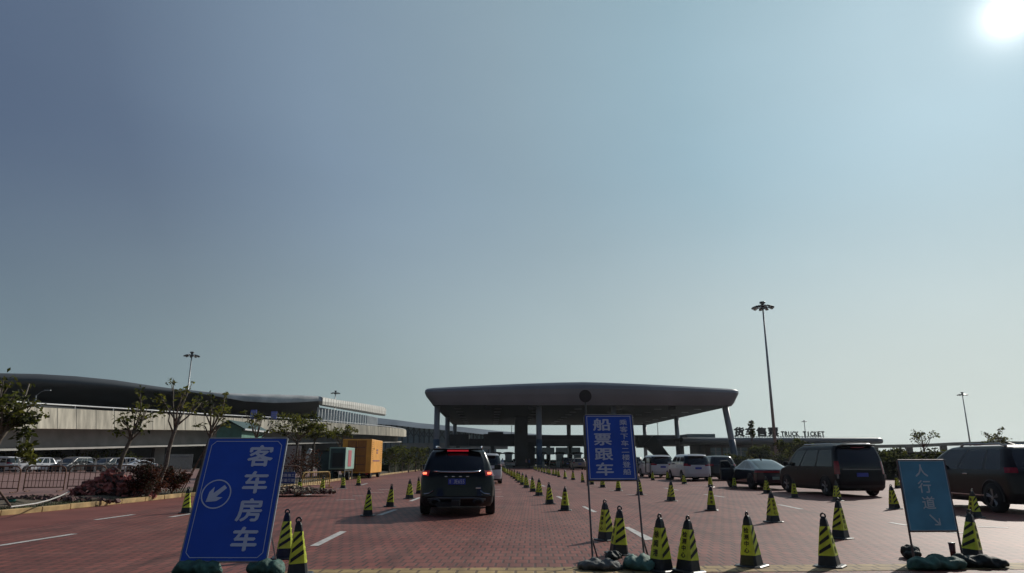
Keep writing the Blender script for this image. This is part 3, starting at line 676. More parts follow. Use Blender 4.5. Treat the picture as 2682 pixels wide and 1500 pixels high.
def wheel_parts(t, x, y, r, side, rimr=.66, wd=.25, spokes=5, rm=None):
    mb = MB(); mb.lathe([(r * .62, -wd / 2), (r * .9, -wd / 2), (r * .98, -wd / 2 + .03), (r, -wd / 4), (r, wd / 4), (r * .98, wd / 2 - .03), (r * .9, wd / 2), (r * .62, wd / 2)], 28, 'X', (x, y, r))
    wh = mb.build('wheel', M_tyre, t, smooth=True)
    mb = MB(); xf = x + side * (wd / 2 - .02)
    mb.lathe([(r * .66, side * .0), (r * .60, side * .02), (r * .58, -side * .05), (0.0, -side * .06)], 28, 'X', (xf, y, r), mi=1)
    mb.lathe([(r * .68, side * .005), (r * .66, side * .02), (r * .60, side * .015)], 28, 'X', (xf, y, r))
    for k in range(spokes):
        a = 2 * math.pi * k / spokes + .3
        for da in (-.13, .13):
            p0 = Vector((xf - side * .01, y + .05 * math.cos(a), r + .05 * math.sin(a))); p1 = Vector((xf + side * .005, y + r * .63 * math.cos(a + da), r + r * .63 * math.sin(a + da)))
            mb.cyl(p0, p1, .022, .02, 6)
    mb.lathe([(.055, side * .02), (0.0, side * .025)], 12, 'X', (xf, y, r))
    mb.build('rim', [rm or M_rim, M_dark], wh)
    return wh
def car(name, label, cat, loc, rz, S, paint, group=None, lit=False, plate=None, rimm=None, dark_rear=True):
    t = thing(name, label, cat, loc, rz, group)
    LYR = S['layers']; Lc = S['L']; zb = S['belt']; zt = S['zr']
    zs = []; z = LYR[0][0]
    marks_ = sorted(set([l[0] for l in LYR] + S.get('zmarks', [])))
    for a, b in zip(marks_[:-1], marks_[1:]):
        n = max(1, int(round((b - a) / .05)))
        zs += [a + (b - a) * k / n for k in range(n)]
    zs.append(marks_[-1])
    rings = []
    for z in zs:
        _, yr, yf, hw = lerp_layers(LYR, z)
        gz = max(0, min(1, (z - zb) / .3))
        rings.append([(p[0], p[1], z, p[2], p[3]) for p in rrect(hw, yr, yf, S['rr'] * (1 - .3 * gz), S['rf'] * (1 - .2 * gz), S['bow'])])
    n = len(rings[0]); P_ = {}
    def addf(key, quad):
        d = P_.setdefault(key, ({}, [], [])); ids = []
        for p in quad:
            k = (round(p[0], 4), round(p[1], 4), round(p[2], 4))
            if k not in d[0]: d[0][k] = len(d[1]); d[1].append(k)
            if d[0][k] not in ids: ids.append(d[0][k])
        if len(ids) > 2: d[2].append(tuple(ids))
    for i in range(len(rings) - 1):
        for k in range(n):
            q = [rings[i][k], rings[i][(k + 1) % n], rings[i + 1][(k + 1) % n], rings[i + 1][k]]
            cx = sum(p[0] for p in q) / 4; cy = sum(p[1] for p in q) / 4; cz = sum(p[2] for p in q) / 4
            secs = [p[3] for p in q]; sec = secs[0]; sec2 = secs[1]
            if sec == sec2: sc_ = sec
            elif 'cr' in (sec, sec2): sc_ = 'cr'
            elif 'cf' in (sec, sec2): sc_ = 'cf'
            else: sc_ = sec
            us = [q[0][4], q[1][4]]; u = (us[0] + us[1]) / 2 if sec == sec2 else (1 if cx > 0 else -1)
            addf(S['cls'](sc_, u, cz, cx, cy), q)
    # crowned roof cap
    top = rings[-1]; cxy = Vector((0, sum(p[1] for p in top) / n, top[0][2]))
    prev = top
    for f, dz in ((.75, .012), (.4, .022)):
        cur = [(p[0] * f, cxy.y + (p[1] - cxy.y) * f, cxy.z + dz) for p in top]
        for k in range(n): addf('body', [prev[k], prev[(k + 1) % n], cur[(k + 1) % n], cur[k]])
        prev = cur
    addf('body', prev)
    addf('body', list(reversed(rings[0])))
    mats = {'body': paint, 'rw': M_carglass, 'swl': M_carglass, 'swr': M_carglass, 'ws': M_carglass, 'bump': M_blackpl, 'gr': M_blackpl, 'hl': M_rim, 'hlr': M_rim, 'bar': M_redlens}
    mats.update({'tll': M_redlit if lit else M_redlens, 'tlr': M_redlit if lit else M_redlens})
    mats.update(S.get('mats', {}))
    out_ = {}
    for key, (d, vs, fs) in P_.items():
        mb = MB(); mb.add(vs, fs); o = mb.build(PARTNAMES[key], mats[key], t, smooth=True); out_[key] = o
        if key == 'body':
            o.modifiers.new('weld', 'WELD').merge_threshold = .001
    # wheels in dark arches
    r = S['wr']; hwW = S['hw']
    for y in (S['ay'], S['by']):
        for sd in (-1, 1):
            mb = MB(); n_ = 20; ra = r * 1.16; x = sd * (hwW + .004); pts = []
            for k in range(n_ + 1):
                a = R(-12 + 204 * k / n_); pts.append((ra * math.cos(a), ra * math.sin(a)))
            mb.add([(x, y + p[0], max(.18, r + p[1])) for p in pts] + [(sd * (hwW - .25), y + p[0], max(.18, r + p[1])) for p in pts], [tuple(range(n_ + 1))] + [(k, k + 1, n_ + 2 + k, n_ + 1 + k) for k in range(n_)])
            # rolled arch lip
            mb.tube([(x, y + p[0] * 1.03, max(.2, r + p[1] * 1.03)) for p in pts], .02, 5, 1)
            mb.build('wheel_arch', [M_dark, S.get('lip', M_blackpl)], t)
            wheel_parts(t, sd * (hwW - .09), y, r, sd, rm=rimm)
    # door seams, handles
    mb = MB()
    for y in S.get('seams', []):
        for sd in (-1, 1):
            _, _, _, h0 = lerp_layers(LYR, .45); _, _, _, h1 = lerp_layers(LYR, zb - .02)
            mb.face([(sd * (h0 + .003), y, .38), (sd * (h0 + .003), y + .018, .38), (sd * (h1 + .004), y + .018, zb), (sd * (h1 + .004), y, zb)])
    if mb.v: mb.build('door_seams', M_dark, t)
    for y in S.get('handles', []):
        for sd in (-1, 1):
            mb = MB(); _, _, _, h1 = lerp_layers(LYR, zb - .14); mb.box((sd * (h1 + .015), y, zb - .14), (.035, .2, .035)); mb.build('door_handle', M_chrome if S.get('chromeh') else paint, t, bevel=.008)
    for sd in (-1, 1):
        ym = S['mirror']; mb = MB(); mb.box((sd * (hwW + .13), ym, zb + .09), (.2, .1, .15)); mb.box((sd * (hwW + .02), ym, zb + .03), (.12, .05, .04)); mb.build('wing_mirror', paint, t, bevel=.03)
    pz, py = S['plate']
    mb = MB(); mb.box((0, py, pz), (.44, .02, .14)); pl = mb.build('number_plate', M_plate if S.get('pm') is None else S['pm'], t, bevel=.004)
    if plate:
        mb = MB(); n_ = len(plate); cw = .4 / n_
        for i, ch in enumerate(plate):
            if ch == ' ': continue
            put_char(mb, ch, Matrix.Translation((-.2 + cw * (i + .5), py - .0125, pz)) @ Matrix.Rotation(math.pi / 2, 4, 'X'), cw * .78, .095, .012, 0, fit=ord(ch) < 255)
        mb.build('lettering', M_platetxt, pl)
    return t, out_

def cls_suv(sec, u, z, x, y):
    if z < .62 and sec in ('rear', 'cr') : return 'bump' if z < .5 else 'body'
    if z < .36: return 'bump'
    if sec == 'rear' and 1.13 < z < 1.60 and abs(u) < .93: return 'rw'
    if 1.0 < z < 1.135:
        if (sec == 'cr' and y < .42) or (sec == 'rear' and abs(u) > .95): return 'tll' if x < 0 else 'tlr'
    if sec == 'side' and 1.10 < z < 1.58:
        if .03 < u < .24 or .27 < u < .58 or .61 < u < .93: return 'swl' if x < 0 else 'swr'
    if sec in ('front',) and 1.1 < z < 1.56: return 'ws'
    if sec in ('front', 'cf') and .7 < z < .85 and (sec == 'cf' or abs(u) > .7): return 'hl' if x < 0 else 'hlr'
    if sec == 'front' and .5 < z < .85 and abs(u) < .6: return 'gr'
    return 'body'
SUV = dict(L=4.75, hw=.95, belt=1.10, zr=1.6, rr=.20, rf=.32, bow=.10, wr=.37, ay=.92, by=3.75, mirror=3.15, seams=[1.25, 2.2, 3.2], handles=[1.95, 2.85], plate=(.86, -.025), chromeh=True, cls=cls_suv,
    zmarks=[.36, .5, .62, .7, .85, 1.0, 1.135, 1.13, 1.58, 1.6],
    layers=[(.24, .16, 4.5, .86), (.34, .05, 4.68, .92), (.5, 0, 4.75, .945), (.75, .02, 4.74, .95), (.92, .04, 4.62, .95), (1.0, .05, 4.3, .94), (1.08, .08, 3.55, .92), (1.13, .12, 3.4, .90), (1.3, .20, 3.15, .845), (1.5, .31, 2.8, .765), (1.6, .38, 2.6, .72), (1.655, .46, 2.45, .67), (1.69, .62, 2.25, .58)])
M_black = mat('black_car_paint', (0.002, 0.0028, 0.003), 0.22, spec=.25, var=.1, scale=2, coat=.35)
M_blackd = mat('dusty_black_paint', (0.006, 0.008, 0.012), 0.35, spec=.2, var=.25, scale=1.5, coat=.1)
M_whitec = mat('white_car_paint', (0.62, 0.625, 0.65), 0.3, spec=.5, var=.06, scale=1, coat=.5)
M_slate = mat('slate_blue_car_paint', (0.028, 0.036, 0.055), 0.22, .3, var=.1, scale=1, coat=.7)
M_grey = mat('grey_car_paint', (0.035, 0.037, 0.042), 0.3, .3, var=.1, scale=1, coat=.2)
HEAD = LANE
g = G(1196, 1352)
suv, so_ = car('black_suv', 'black SUV seen from behind with lit brake lamps and a blue number plate', 'car', (g.x, g.y - .15, 0), HEAD, SUV, M_black, plate='湘 JE655', rimm=M_rimd)
# SUV rear details
mb = MB(); mb.box((0, .30, 1.632), (.56, .06, .035)); mb.build('high_brake_lamp', mat('high_lamp_red', (.4, .01, .015), .3, var=0, emit=(1, .03, .06), es=.3), suv, bevel=.01)
mb = MB(); mb.box((0, .36, 1.665), (1.3, .22, .03), 0, 0, Matrix.Rotation(R(-6), 4, 'X')); mb.build('spoiler', M_black, suv, bevel=.012)
mb = MB(); mb.tube([(-.60, .13, 1.118), (-.42, .07, 1.10), (0, .045, 1.092), (.42, .07, 1.10), (.60, .13, 1.118)], .026, 6); mb.build('tailgate_trim', M_chrome, suv, smooth=True)
for k in range(4):
    mb = MB(); mb.box((-.28 + .185 * k, .012, .985), (.07, .02, .025)); mb.build('badge_letter', M_chrome, suv, bevel=.004)
mb = MB(); mb.box((.55, .02, .70), (.13, .02, .035)); mb.build('badge', M_chrome, suv, bevel=.006)
mb = MB(); mb.tube([(.28, .26, 1.2), (0, .24, 1.22), (-.2, .25, 1.23)], .012, 5); mb.build('rear_wiper', M_blackpl, suv)
mb = MB(); mb.tube([(-.74, .07, .42), (-.4, .0, .45), (.4, .0, .45), (.74, .07, .42)], .03, 6)
mb.build('bumper_trim', mat('satin_trim', (.12, .12, .12), .4, .6, var=.1), suv, smooth=True)
for sx in (-1, 1):
    mb = MB(); mb.lathe([(.05, -.03), (.085, -.04), (.09, .04), (.06, .05)], 14, 'Z'); T_ = Matrix.Translation((sx * .55, .0, .36)) @ Matrix.Rotation(math.pi / 2, 4, 'X') @ Matrix.Diagonal((1.7, 1, 1, 1)); mb.v = [tuple(T_ @ Vector(p)) for p in mb.v]
    mb.build('exhaust_tip', M_rimd, suv, smooth=True)
    mb = MB(); mb.tube([(sx * .60, .0, .64), (sx * .70, .015, .57), (sx * .84, .07, .55)], .014, 5); mb.build('fog_trim', M_chrome, suv)
    mb = MB(); mb.tube([(sx * .60, .7, 1.70), (sx * .61, .82, 1.745), (sx * .62, 1.6, 1.76), (sx * .61, 2.3, 1.745), (sx * .60, 2.45, 1.69)], .022, 6); mb.build('roof_rail', M_chrome, suv, smooth=True)
    mb = MB(); mb.box((sx * .83, .075, 1.065), (.10, .04, .055), -sx * R(24)); mb.build('lamp_core', M_redcore, so_['tll' if sx < 0 else 'tlr'], bevel=.01)
mb = MB(); mb.box((-.3, .0, .3), (.4, .3, .1)); mb.box((0, 1.0, .3), (1.5, .2, .16)); mb.box((0, .9, .36), (.2, 3, .14)); mb.build('underbody', M_dark, suv)

# tall van (black) -------------------------------------------------
def cls_van(sec, u, z, x, y):
    if z < .42: return 'bump'
    if sec == 'rear' and 1.05 < z < 1.80 and abs(u) < .94: return 'rw'
    if .82 < z < 1.30 and (sec == 'cr' or (sec == 'rear' and abs(u) > .94)): return 'tll' if x < 0 else 'tlr'
    if sec == 'side' and 1.12 < z < 1.72:
        if .02 < u < .36 or .38 < u < .70 or .725 < u < .95: return 'swl' if x < 0 else 'swr'
    if sec == 'front' and 1.2 < z < 1.75: return 'ws'
    if sec == 'cf' and .75 < z < .95: return 'hl' if x < 0 else 'hlr'
    if sec == 'front' and .5 < z < .9 and abs(u) < .6: return 'gr'
    return 'body'
VAN = dict(L=5.1, hw=.96, belt=1.12, zr=1.8, rr=.14, rf=.34, bow=.05, wr=.35, ay=.95, by=4.15, mirror=3.85, seams=[.98, 2.35, 3.3], handles=[2.2, 3.15], plate=(.80, -.02), cls=cls_van, zmarks=[.42, .82, 1.05, 1.30, 1.72, 1.8],
    layers=[(.22, .12, 4.95, .88), (.34, .03, 5.08, .94), (.55, 0, 5.1, .96), (.85, .01, 5.02, .965), (.98, .02, 4.85, .96), (1.1, .03, 4.35, .95), (1.3, .07, 4.05, .925), (1.55, .15, 3.75, .88), (1.75, .22, 3.45, .84), (1.85, .27, 3.2, .80), (1.9, .36, 3.0, .73)], lip=M_blackd)
van, vo = car('black_van', 'large dusty black van on the right with a roof spoiler and tall red tail lights', 'van', (13.72, 27.9, 0), R(5.5), VAN, M_blackd, rimm=M_rim); van.scale = (1.07, 1.0, 1.045)
mb = MB(); mb.box((0, .22, 1.88), (1.35, .35, .045), 0, 0, Matrix.Rotation(R(-5), 4, 'X')); mb.build('spoiler', M_blackd, van, bevel=.015)
mb = MB(); mb.box((0, .12, 1.80), (.5, .03, .03)); mb.build('high_brake_lamp', M_redlens, van)
mb = MB(); mb.box((0, -.005, 1.0), (1.5, .015, .012)); mb.build('tailgate_trim', M_chrome, van)
for sx in (-1, 1):
    mb = MB(); mb.tube([(sx * .70, .6, 1.90), (sx * .70, .7, 1.945), (sx * .70, 2.8, 1.95), (sx * .70, 2.95, 1.9)], .02, 6); mb.build('roof_rail', M_chrome, van, smooth=True)
    mb = MB(); mb.box((sx * .915, .055, .74), (.06, .05, .15), -sx * .5); mb.build('reflector', mat('pale_reflector', (.35, .3, .28), .3, var=.1), van, bevel=.01)

# white MPVs -------------------------------------------------------
def cls_mpv(sec, u, z, x, y):
    if z < .30: return 'bump'
    if sec == 'rear' and 1.08 < z < 1.68: return 'rw'
    if sec == 'cr' and 1.16 < z < 1.68: return 'rw'
    if 1.0 < z < 1.16 and (sec == 'cr' or (sec == 'rear' and abs(u) > .66)): return 'tll' if x < 0 else 'tlr'
    if sec == 'side' and 1.10 < z < 1.62:
        if .0 < u < .30 or .33 < u < .63 or .66 < u < .95: return 'swl' if x < 0 else 'swr'
    if sec == 'front' and 1.15 < z < 1.64: return 'ws'
    if sec == 'cf' and .7 < z < .86: return 'hl' if x < 0 else 'hlr'
    if sec == 'front' and .5 < z < .85 and abs(u) < .6: return 'gr'
    return 'body'
MPV = dict(L=5.0, hw=.93, belt=1.10, zr=1.66, rr=.24, rf=.34, bow=.10, wr=.34, ay=.95, by=4.0, mirror=3.6, seams=[1.15, 2.2, 3.25], handles=[2.05, 3.05], plate=(.86, -.022), cls=cls_mpv, chromeh=True, zmarks=[.30, 1.0, 1.08, 1.16, 1.62, 1.68],
    layers=[(.2, .14, 4.85, .86), (.30, .04, 4.97, .91), (.5, 0, 5.0, .93), (.8, .02, 4.95, .935), (.95, .04, 4.75, .93), (1.08, .07, 4.2, .92), (1.3, .15, 3.85, .88), (1.55, .26, 3.45, .82), (1.68, .34, 3.2, .775), (1.75, .44, 3.0, .72), (1.79, .62, 2.8, .62)])
ca_spots = [('white_minivan', 'white minivan with wide dark rear glass standing behind the dark blue sedan', 12.75, 48.6, 2, M_whitec, 'rear'),
            ('white_minivan', 'white minivan with an open sliding door just right of the blue ferry ticket sign', 12.25, 57.6, 3, M_whitec, 'rear'),
            ('white_van', 'white van partly hidden ahead of the black SUV in the same lane', -1.55, 43.0, 1.8, M_whitec, 'rear')]
MP = []
for nm, lb, x, y, hd, pt, _ in ca_spots:
    t_, o_ = car(nm, lb, 'van', (x, y, 0), R(hd), MPV, pt, plate='粤 A7K25' if False else None); MP.append(t_)
    mb = MB(); mb.box((0, .2, 1.76), (1.2, .3, .03)); mb.build('spoiler', pt, t_, bevel=.01)
# slid open door on the second one: dark opening with the door panel behind it
mb = MB(); mb.box((-.945, 1.75, .95), (.012, 1.0, 1.15)); mb.build('door_opening', M_dark, MP[1])
mb = MB(); mb.box((-1.03, .85, .78), (.05, 1.05, .72)); mb.box((-.99, .85, 1.36), (.04, 1.0, .42), 0, 1); mb.build('sliding_door', [M_whitec, M_carglass], MP[1], bevel=.02)

# dark sedan with open door ----------------------------------------
def cls_sed(sec, u, z, x, y):
    if z < .34: return 'bump'
    if z > .98 and z < 1.38 and sec in ('rear', 'cr') and abs(x) < .72 - (z - .98) * .4: return 'rw'
    if .80 < z < .90 and (sec in ('rear', 'cr')): return 'bar'
    if sec == 'side' and .97 < z < 1.33:
        if .10 < u < .47 or .50 < u < .90: return 'swl' if x < 0 else 'swr'
    if sec == 'front' and .99 < z < 1.36: return 'ws'
    if sec == 'cf' and .62 < z < .72: return 'hl' if x < 0 else 'hlr'
    return 'body'
SED = dict(L=4.9, hw=.93, belt=.96, zr=1.35, rr=.26, rf=.4, bow=.14, wr=.345, ay=.98, by=3.88, mirror=3.0, seams=[1.35, 2.2, 3.15], handles=[1.95], plate=(.55, .012), pm=mat('green_plate', (.25, .38, .33), .4, var=.1), cls=cls_sed, zmarks=[.34, .80, .90, .98, 1.33, 1.38],
    layers=[(.2, .18, 4.7, .84), (.32, .06, 4.86, .90), (.5, .03, 4.9, .925), (.75, .03, 4.85, .93), (.86, .02, 4.6, .92), (.93, .04, 4.1, .90), (.98, .22, 3.55, .86), (1.1, .62, 3.2, .80), (1.25, 1.08, 2.85, .735), (1.35, 1.42, 2.6, .69), (1.41, 1.68, 2.4, .63), (1.44, 1.9, 2.2, .5)])
sed, sd_o = car('slate_sedan', 'dark slate blue fastback sedan with its front left door swung open', 'car', (12.75, 34.3, 0), R(3), SED, M_slate, rimm=M_rimd)
def open_door(t, hx, hy, ang, hgt=.62, zb=.97, wlen=1.05, paint=M_slate, zt=1.36):
    T = Matrix.Translation((hx, hy, 0)) @ Matrix.Rotation(ang, 4, 'Z')
    mb = MB(); mb.box((0, -wlen / 2, .36 + hgt / 2), (.10, wlen, hgt)); mb.v = [tuple(T @ Vector(p)) for p in mb.v]
    d = mb.build('door', paint, t, bevel=.03)
    mb = MB()
    for p, q in (((0, 0, .98), (.03, -.45, zt)), ((.03, -.45, zt), (.03, -wlen, zt - .02)), ((.03, -wlen, zt - .02), (0, -wlen, .98)), ((0, 0, .99), (0, -wlen, .99))): mb.cyl(p, q, .024, n=6)
    mb.v = [tuple(T @ Vector(p)) for p in mb.v]; mb.build('window_frame', M_blackpl, d)
    mb = MB(); mb.face([(0, -.05, .99), (0, -wlen, .99), (.03, -wlen, zt - .02), (.03, -.45, zt)]); mb.v = [tuple(T @ Vector(p)) for p in mb.v]; mb.build('window', M_carglass, d)
    mb = MB(); mb.box((-.07, -wlen + .15, .86), (.04, .2, .03)); mb.v = [tuple(T @ Vector(p)) for p in mb.v]; mb.build('door_handle', M_chrome, d)
open_door(sed, -.95, 3.15, R(-58))
mb = MB(); mb.box((0, 1.75, 1.445), (.05, .18, .05)); mb.build('roof_fin', M_blackpl, sed, bevel=.015)

# dark hatch in the next lane --------------------------------------
hat, _ = car('dark_hatchback', 'dark grey SUV partly hidden between the white minivan and the open sedan door', 'car', (14.95, 50.0, 0), R(2), SUV, M_grey)
# SUV at the right edge
SUV2 = dict(SUV); SUV2['layers'] = [(z, a, f + (.55 if z > 1.1 else .25 if z > 1.05 else 0), w) for z, a, f, w in SUV['layers']]
sr, so2 = car('dark_suv', 'dark SUV cut off by the right frame edge with silver five spoke rims', 'car', (14.2, 18.8, 0), R(1.0), SUV2, mat('brown_black_paint', (0.013, 0.010, 0.012), .3, spec=.35, var=.15, scale=1.5, coat=.12), rimm=M_rim)
sr.scale = (1.02, 1.0, 1.06)
for sx in (-1, 1):
    mb = MB(); mb.tube([(sx * .62, .55, 1.67), (sx * .63, .8, 1.73), (sx * .64, 2.3, 1.74), (sx * .62, 2.5, 1.66)], .03, 6); mb.build('roof_rail', M_steel, sr)
    mb = MB(); mb.box((sx * .955, 2.3, .42), (.02, 2.5, .03)); mb.build('sill_trim', M_chrome, sr)
mb = MB(); mb.box((0, 1.2, 1.72), (.07, .3, .07), 0, 0, Matrix.Rotation(R(12), 4, 'X')); mb.build('roof_fin', M_blackpl, sr, bevel=.02)

vb, _ = car('dark_van', 'dark tall van almost hidden behind the right rear corner of the black van', 'van', (18.55, 37.5, 0), R(3), VAN, M_blackd); vb.scale = (1, 1, 1.2)
gp, _ = car('dark_car', 'dark SUV parked far behind the teal walkway sign in front of the hedge', 'car', (22.0, 44.0, 0), R(3), SUV, M_blackd)
# simple traffic beyond --------------------------------------------
far_cars = [(1487, 1225, 'dark van with pale stripes waiting under the toll canopy', VAN, M_blackd), (1519, 1231, 'sand coloured SUV waiting under the toll canopy beside the blue sign', SUV, mat('sand_paint', (.25, .22, .18), .4, var=.1)),
            (1452, 1222, 'dark car queuing under the toll canopy right of the banner column', SED, M_black), (1431, 1220, 'dark SUV queuing nearest the banner column under the toll canopy', SUV, M_blackd),
            (1337, 1223, 'silver car at the far toll booth seen beyond the black SUV', SED, M_whitec), (1404, 1219, 'black van queuing left of the banner column under the toll canopy', VAN, M_blackd), (1352, 1221, 'dark SUV queuing before the dark lift core', SUV, M_black), (1322, 1220, 'dark car beyond the small domed toll booth', SED, M_grey),
            (1545, 1226, 'dark van whose roof shows beside the left edge of the ferry ticket sign', VAN, M_grey), (1640, 1224, 'dark SUV far behind the right edge of the ferry ticket sign', SUV, M_blackd), (1664, 1247, 'red tailed dark car half hidden by the right edge of the ferry ticket sign', SUV, M_grey)]
for px, py, lb, sp_, pt in far_cars:
    q = G(px, py); car('queuing_car', lb, 'car', (q.x, q.y, 0), LANE, sp_, pt, group='vehicles queuing under the toll canopy')
# parked cars beyond the verge on the left
lot = [(40, 1238, 100, 'white box van parked at the far left end of the row', MPV, M_whitec, 75), (95, 1237, 60, 'white sedan parked second from the left behind the rusty barriers', SED, M_whitec, 110), (135, 1237, 50, 'white SUV parked above the left barrier panel', SUV, M_whitec, 160),
       (185, 1236, 70, 'pale silver sedan parked above the seam of the two barriers', SED, M_whitec, 170), (228, 1236, 55, 'dark minivan parked left of the leaning tree trunk', MPV, M_grey, 175), (268, 1236, 60, 'white sedan parked just left of the first leaning tree trunk', SED, M_whitec, 115),
       (318, 1236, 60, 'dark SUV parked right of the first leaning tree trunk', SUV, M_grey, 165), (362, 1236, 60, 'white SUV parked behind the top of the maroon shrub', SUV, M_whitec, 120), (405, 1236, 60, 'silver sedan parked at the right end of the row by the slatted fence', SED, M_whitec, 150)]
for px, py, _, lb, sp_, pt, ang in lot:
    q = G(px, py); car('parked_car', lb, 'car', (q.x, q.y, 0), R(ang), sp_, pt, group='cars parked in the lot on the left')

# ================================================================== CONES
M_cone = mat('cone_rubber', (0.012, 0.013, 0.017), 0.42, var=.35, scale=12)
M_sleeve = mat('yellow_reflective', (0.72, 0.80, 0.05), 0.45, var=.18, scale=6)
M_stripe = mat('black_stripe', (0.010, 0.010, 0.010), 0.6, var=0)
M_ctext = mat('cone_letters', (0.05, 0.045, 0.01), 0.6, var=0)
def sq(hw, z, c=.22):
    a = hw; b = hw * (1 - c); return [(-b, -a, z), (b, -a, z), (a, -b, z), (a, b, z), (b, a, z), (-b, a, z), (-a, b, z), (-a, -b, z)]
def hwz(z): return .122 - (z - .03) * (.122 - .050) / .50
def make_cone():
    t = thing('traffic_cone', 'cone', 'traffic cone')
    mb = MB()
    rs_ = [sq(hwz(.025), .025), sq(hwz(.16), .16), sq(hwz(.52), .52), sq(.047, .56), sq(.040, .60), sq(.028, .63), sq(.012, .648)]
    vs = [p for r in rs_ for p in r]; fs = [(i * 8 + k, i * 8 + (k + 1) % 8, (i + 1) * 8 + (k + 1) % 8, (i + 1) * 8 + k) for i in range(len(rs_) - 1) for k in range(8)]; fs.append(tuple(range(48, 56))); mb.add(vs, fs)
    mb.build('body', M_cone, t)
    mb = MB(); pts = [(0.03 * math.cos(a), 0, .655 + .032 * math.sin(a)) for a in [R(-60 + 300 * k / 12) for k in range(13)]]; mb.tube(pts, .0115, 6); mb.build('loop', M_cone, t, smooth=True)
    mb = MB(); r0, r1 = sq(.188, 0, .3), sq(.188, .016, .3); r2 = sq(.172, .027, .3)
    mb.add(r0 + r1 + r2, [(k, (k + 1) % 8, 8 + (k + 1) % 8, 8 + k) for k in range(8)] + [(8 + k, 8 + (k + 1) % 8, 16 + (k + 1) % 8, 16 + k) for k in range(8)] + [tuple(range(16, 24)), (7, 6, 5, 4, 3, 2, 1, 0)]); mb.build('base_plate', M_cone, t)
    # sleeve
    mb = MB(); zs = [.15, .16 + .0, .25, .34, .43, .51, .52]; e = .0035
    rs_ = [sq(hwz(z) + e, z) for z in zs]; vs = [p for r in rs_ for p in r]
    mb.add(vs, [(i * 8 + k, i * 8 + (k + 1) % 8, (i + 1) * 8 + (k + 1) % 8, (i + 1) * 8 + k) for i in range(len(zs) - 1) for k in range(8)])
    # stripes on the two faces (-Y, +Y)
    for rot in (0, math.pi):
        Rm = Matrix.Rotation(rot, 4, 'Z')
        def pt(u, z): h = hwz(z) + e + .0025; return Rm @ Vector((u * (h * .80), -h, z))
        for k in range(3):
            z0 = .165 + k * .112
            mb.add([pt(-1, z0), pt(1, z0 + .095), pt(1, z0 + .143), pt(-1, z0 + .046)], [(0, 1, 2, 3)], 1)
    sl_ = mb.build('sleeve', [M_sleeve, M_stripe], t)
    mb = MB()
    for rot, tx in ((math.pi / 2, '检测中心'), (-math.pi / 2, '徐闻港')):
        Rm = Matrix.Rotation(rot, 4, 'Z'); n = len(tx); ch = .33 / n
        for i, c in enumerate(tx):
            z = .50 - ch * (i + .5); h = hwz(z) + e + .003; til = math.atan((.122 - .05) / .5)
            Mx = Rm @ Matrix.Translation((0, -h, z)) @ Matrix.Rotation(math.pi / 2 - til, 4, 'X')
            put_char(mb, c, Mx, min(.078, ch * .85), min(.085, ch * .85), .035)
    mb.build('lettering', M_ctext, sl_)
    return t
proto = make_cone()
placed = [False]
def place_cone(px, py, yaw, label, group, tilt=0):
    q = G(px, py); q = q + Vector((0, .13, 0))
    o = proto if not placed[0] else copy_tree(proto)
    placed[0] = True
    o.location = (q.x, q.y, .004); o.rotation_euler = (R(random.gauss(0, 1.6)), R(random.gauss(0, 1.8)), R(yaw)); o.scale = (1, 1, random.uniform(.97, 1.03)); o['label'] = label; o['group'] = group
GC = 'black and yellow traffic cones marking the lanes'
near = [(738, 1466, 12, 'cone just right of the big blue bus sign, the rear one of the pair'), (771, 1513, 14, 'cone right of the big blue bus sign, front one of the pair'),
        (1591, 1417, 212, 'cone between the legs of the ferry ticket sign, farther one of the pair'), (1624, 1456, 8, 'cone between the legs of the ferry ticket sign, nearer one touching the sandbags'),
        (1737, 1500, 38, 'front row cone immediately right of the ferry ticket sign'), (1809, 1502, 220, 'second front row cone right of the ferry ticket sign'),
        (1978, 1488, 226, 'lone front row cone in the middle of the right half'), (2185, 1489, 142, 'front row cone with Chinese letters on its right face, left of the teal walkway sign'),
        (2211, 1413, -52, 'cone standing just behind the lettered front row cone left of the teal walkway sign'), (2031, 1369, -78, 'cone with Chinese letters between the front row and the black van'),
        (2563, 1470, 130, 'cone behind the sandbags at the right of the teal walkway sign'), (2563, 1356, 10, 'cone in front of the five spoke wheel of the dark SUV'), (2350, 1334, 12, 'cone touching the left edge of the teal walkway sign'),
        (481, 1345, 20, 'cone beside the left edge of the big blue bus sign near the kerb'),
        (960, 1352, 15, 'nearest cone left of the black SUV at the tip of its shadow'), (1019, 1328, 12, 'second nearest cone left of the black SUV'), (1071, 1307, 40, 'third cone left of the black SUV'), (1096, 1293, 5, 'cone half hidden by the left flank of the black SUV'),
        (780, 1297, 25, 'cone at the front corner of the small blue notice barrier'), (841, 1287, 25, 'cone at the right end of the low yellow barrier'), (896, 1279, 20, 'cone in front of the teal generator trailer'), (937, 1272, 22, 'cone in front of the orange truck box'),
        (1677, 1297, 0, 'cone at the foot of the right leg of the ferry ticket sign in the distance'), (1760, 1313, 20, 'cone standing alone in front of the white minivans'), (1867, 1338, 80, 'cone with its lettered face forward below the open sedan door'),
        (1863, 1276, 60, 'cone right behind the rear bumper of the white minivan'), (1794, 1268, 30, 'cone beside the rear wheel of the white minivan'), (1711, 1258, 75, 'cone beside the minivan with the open sliding door'), (1750, 1257, 40, 'cone at the front wheel of the white minivan'),
        (1926, 1279, 80, 'cone in the shadow by the front wheel of the dark sedan'), (2012, 1293, 20, 'cone in the shadow behind the dark sedan'), (2085, 1304, 75, 'cone in the shadow of the black van near its front wheel'), (2198, 1313, 18, 'cone in the shadow behind the rear wheel of the black van'),
        (2356, 1279, 10, 'distant cone peeping out left of the teal walkway sign')]
for px, py, yw, lb in near: place_cone(px, py, yw, lb, GC)
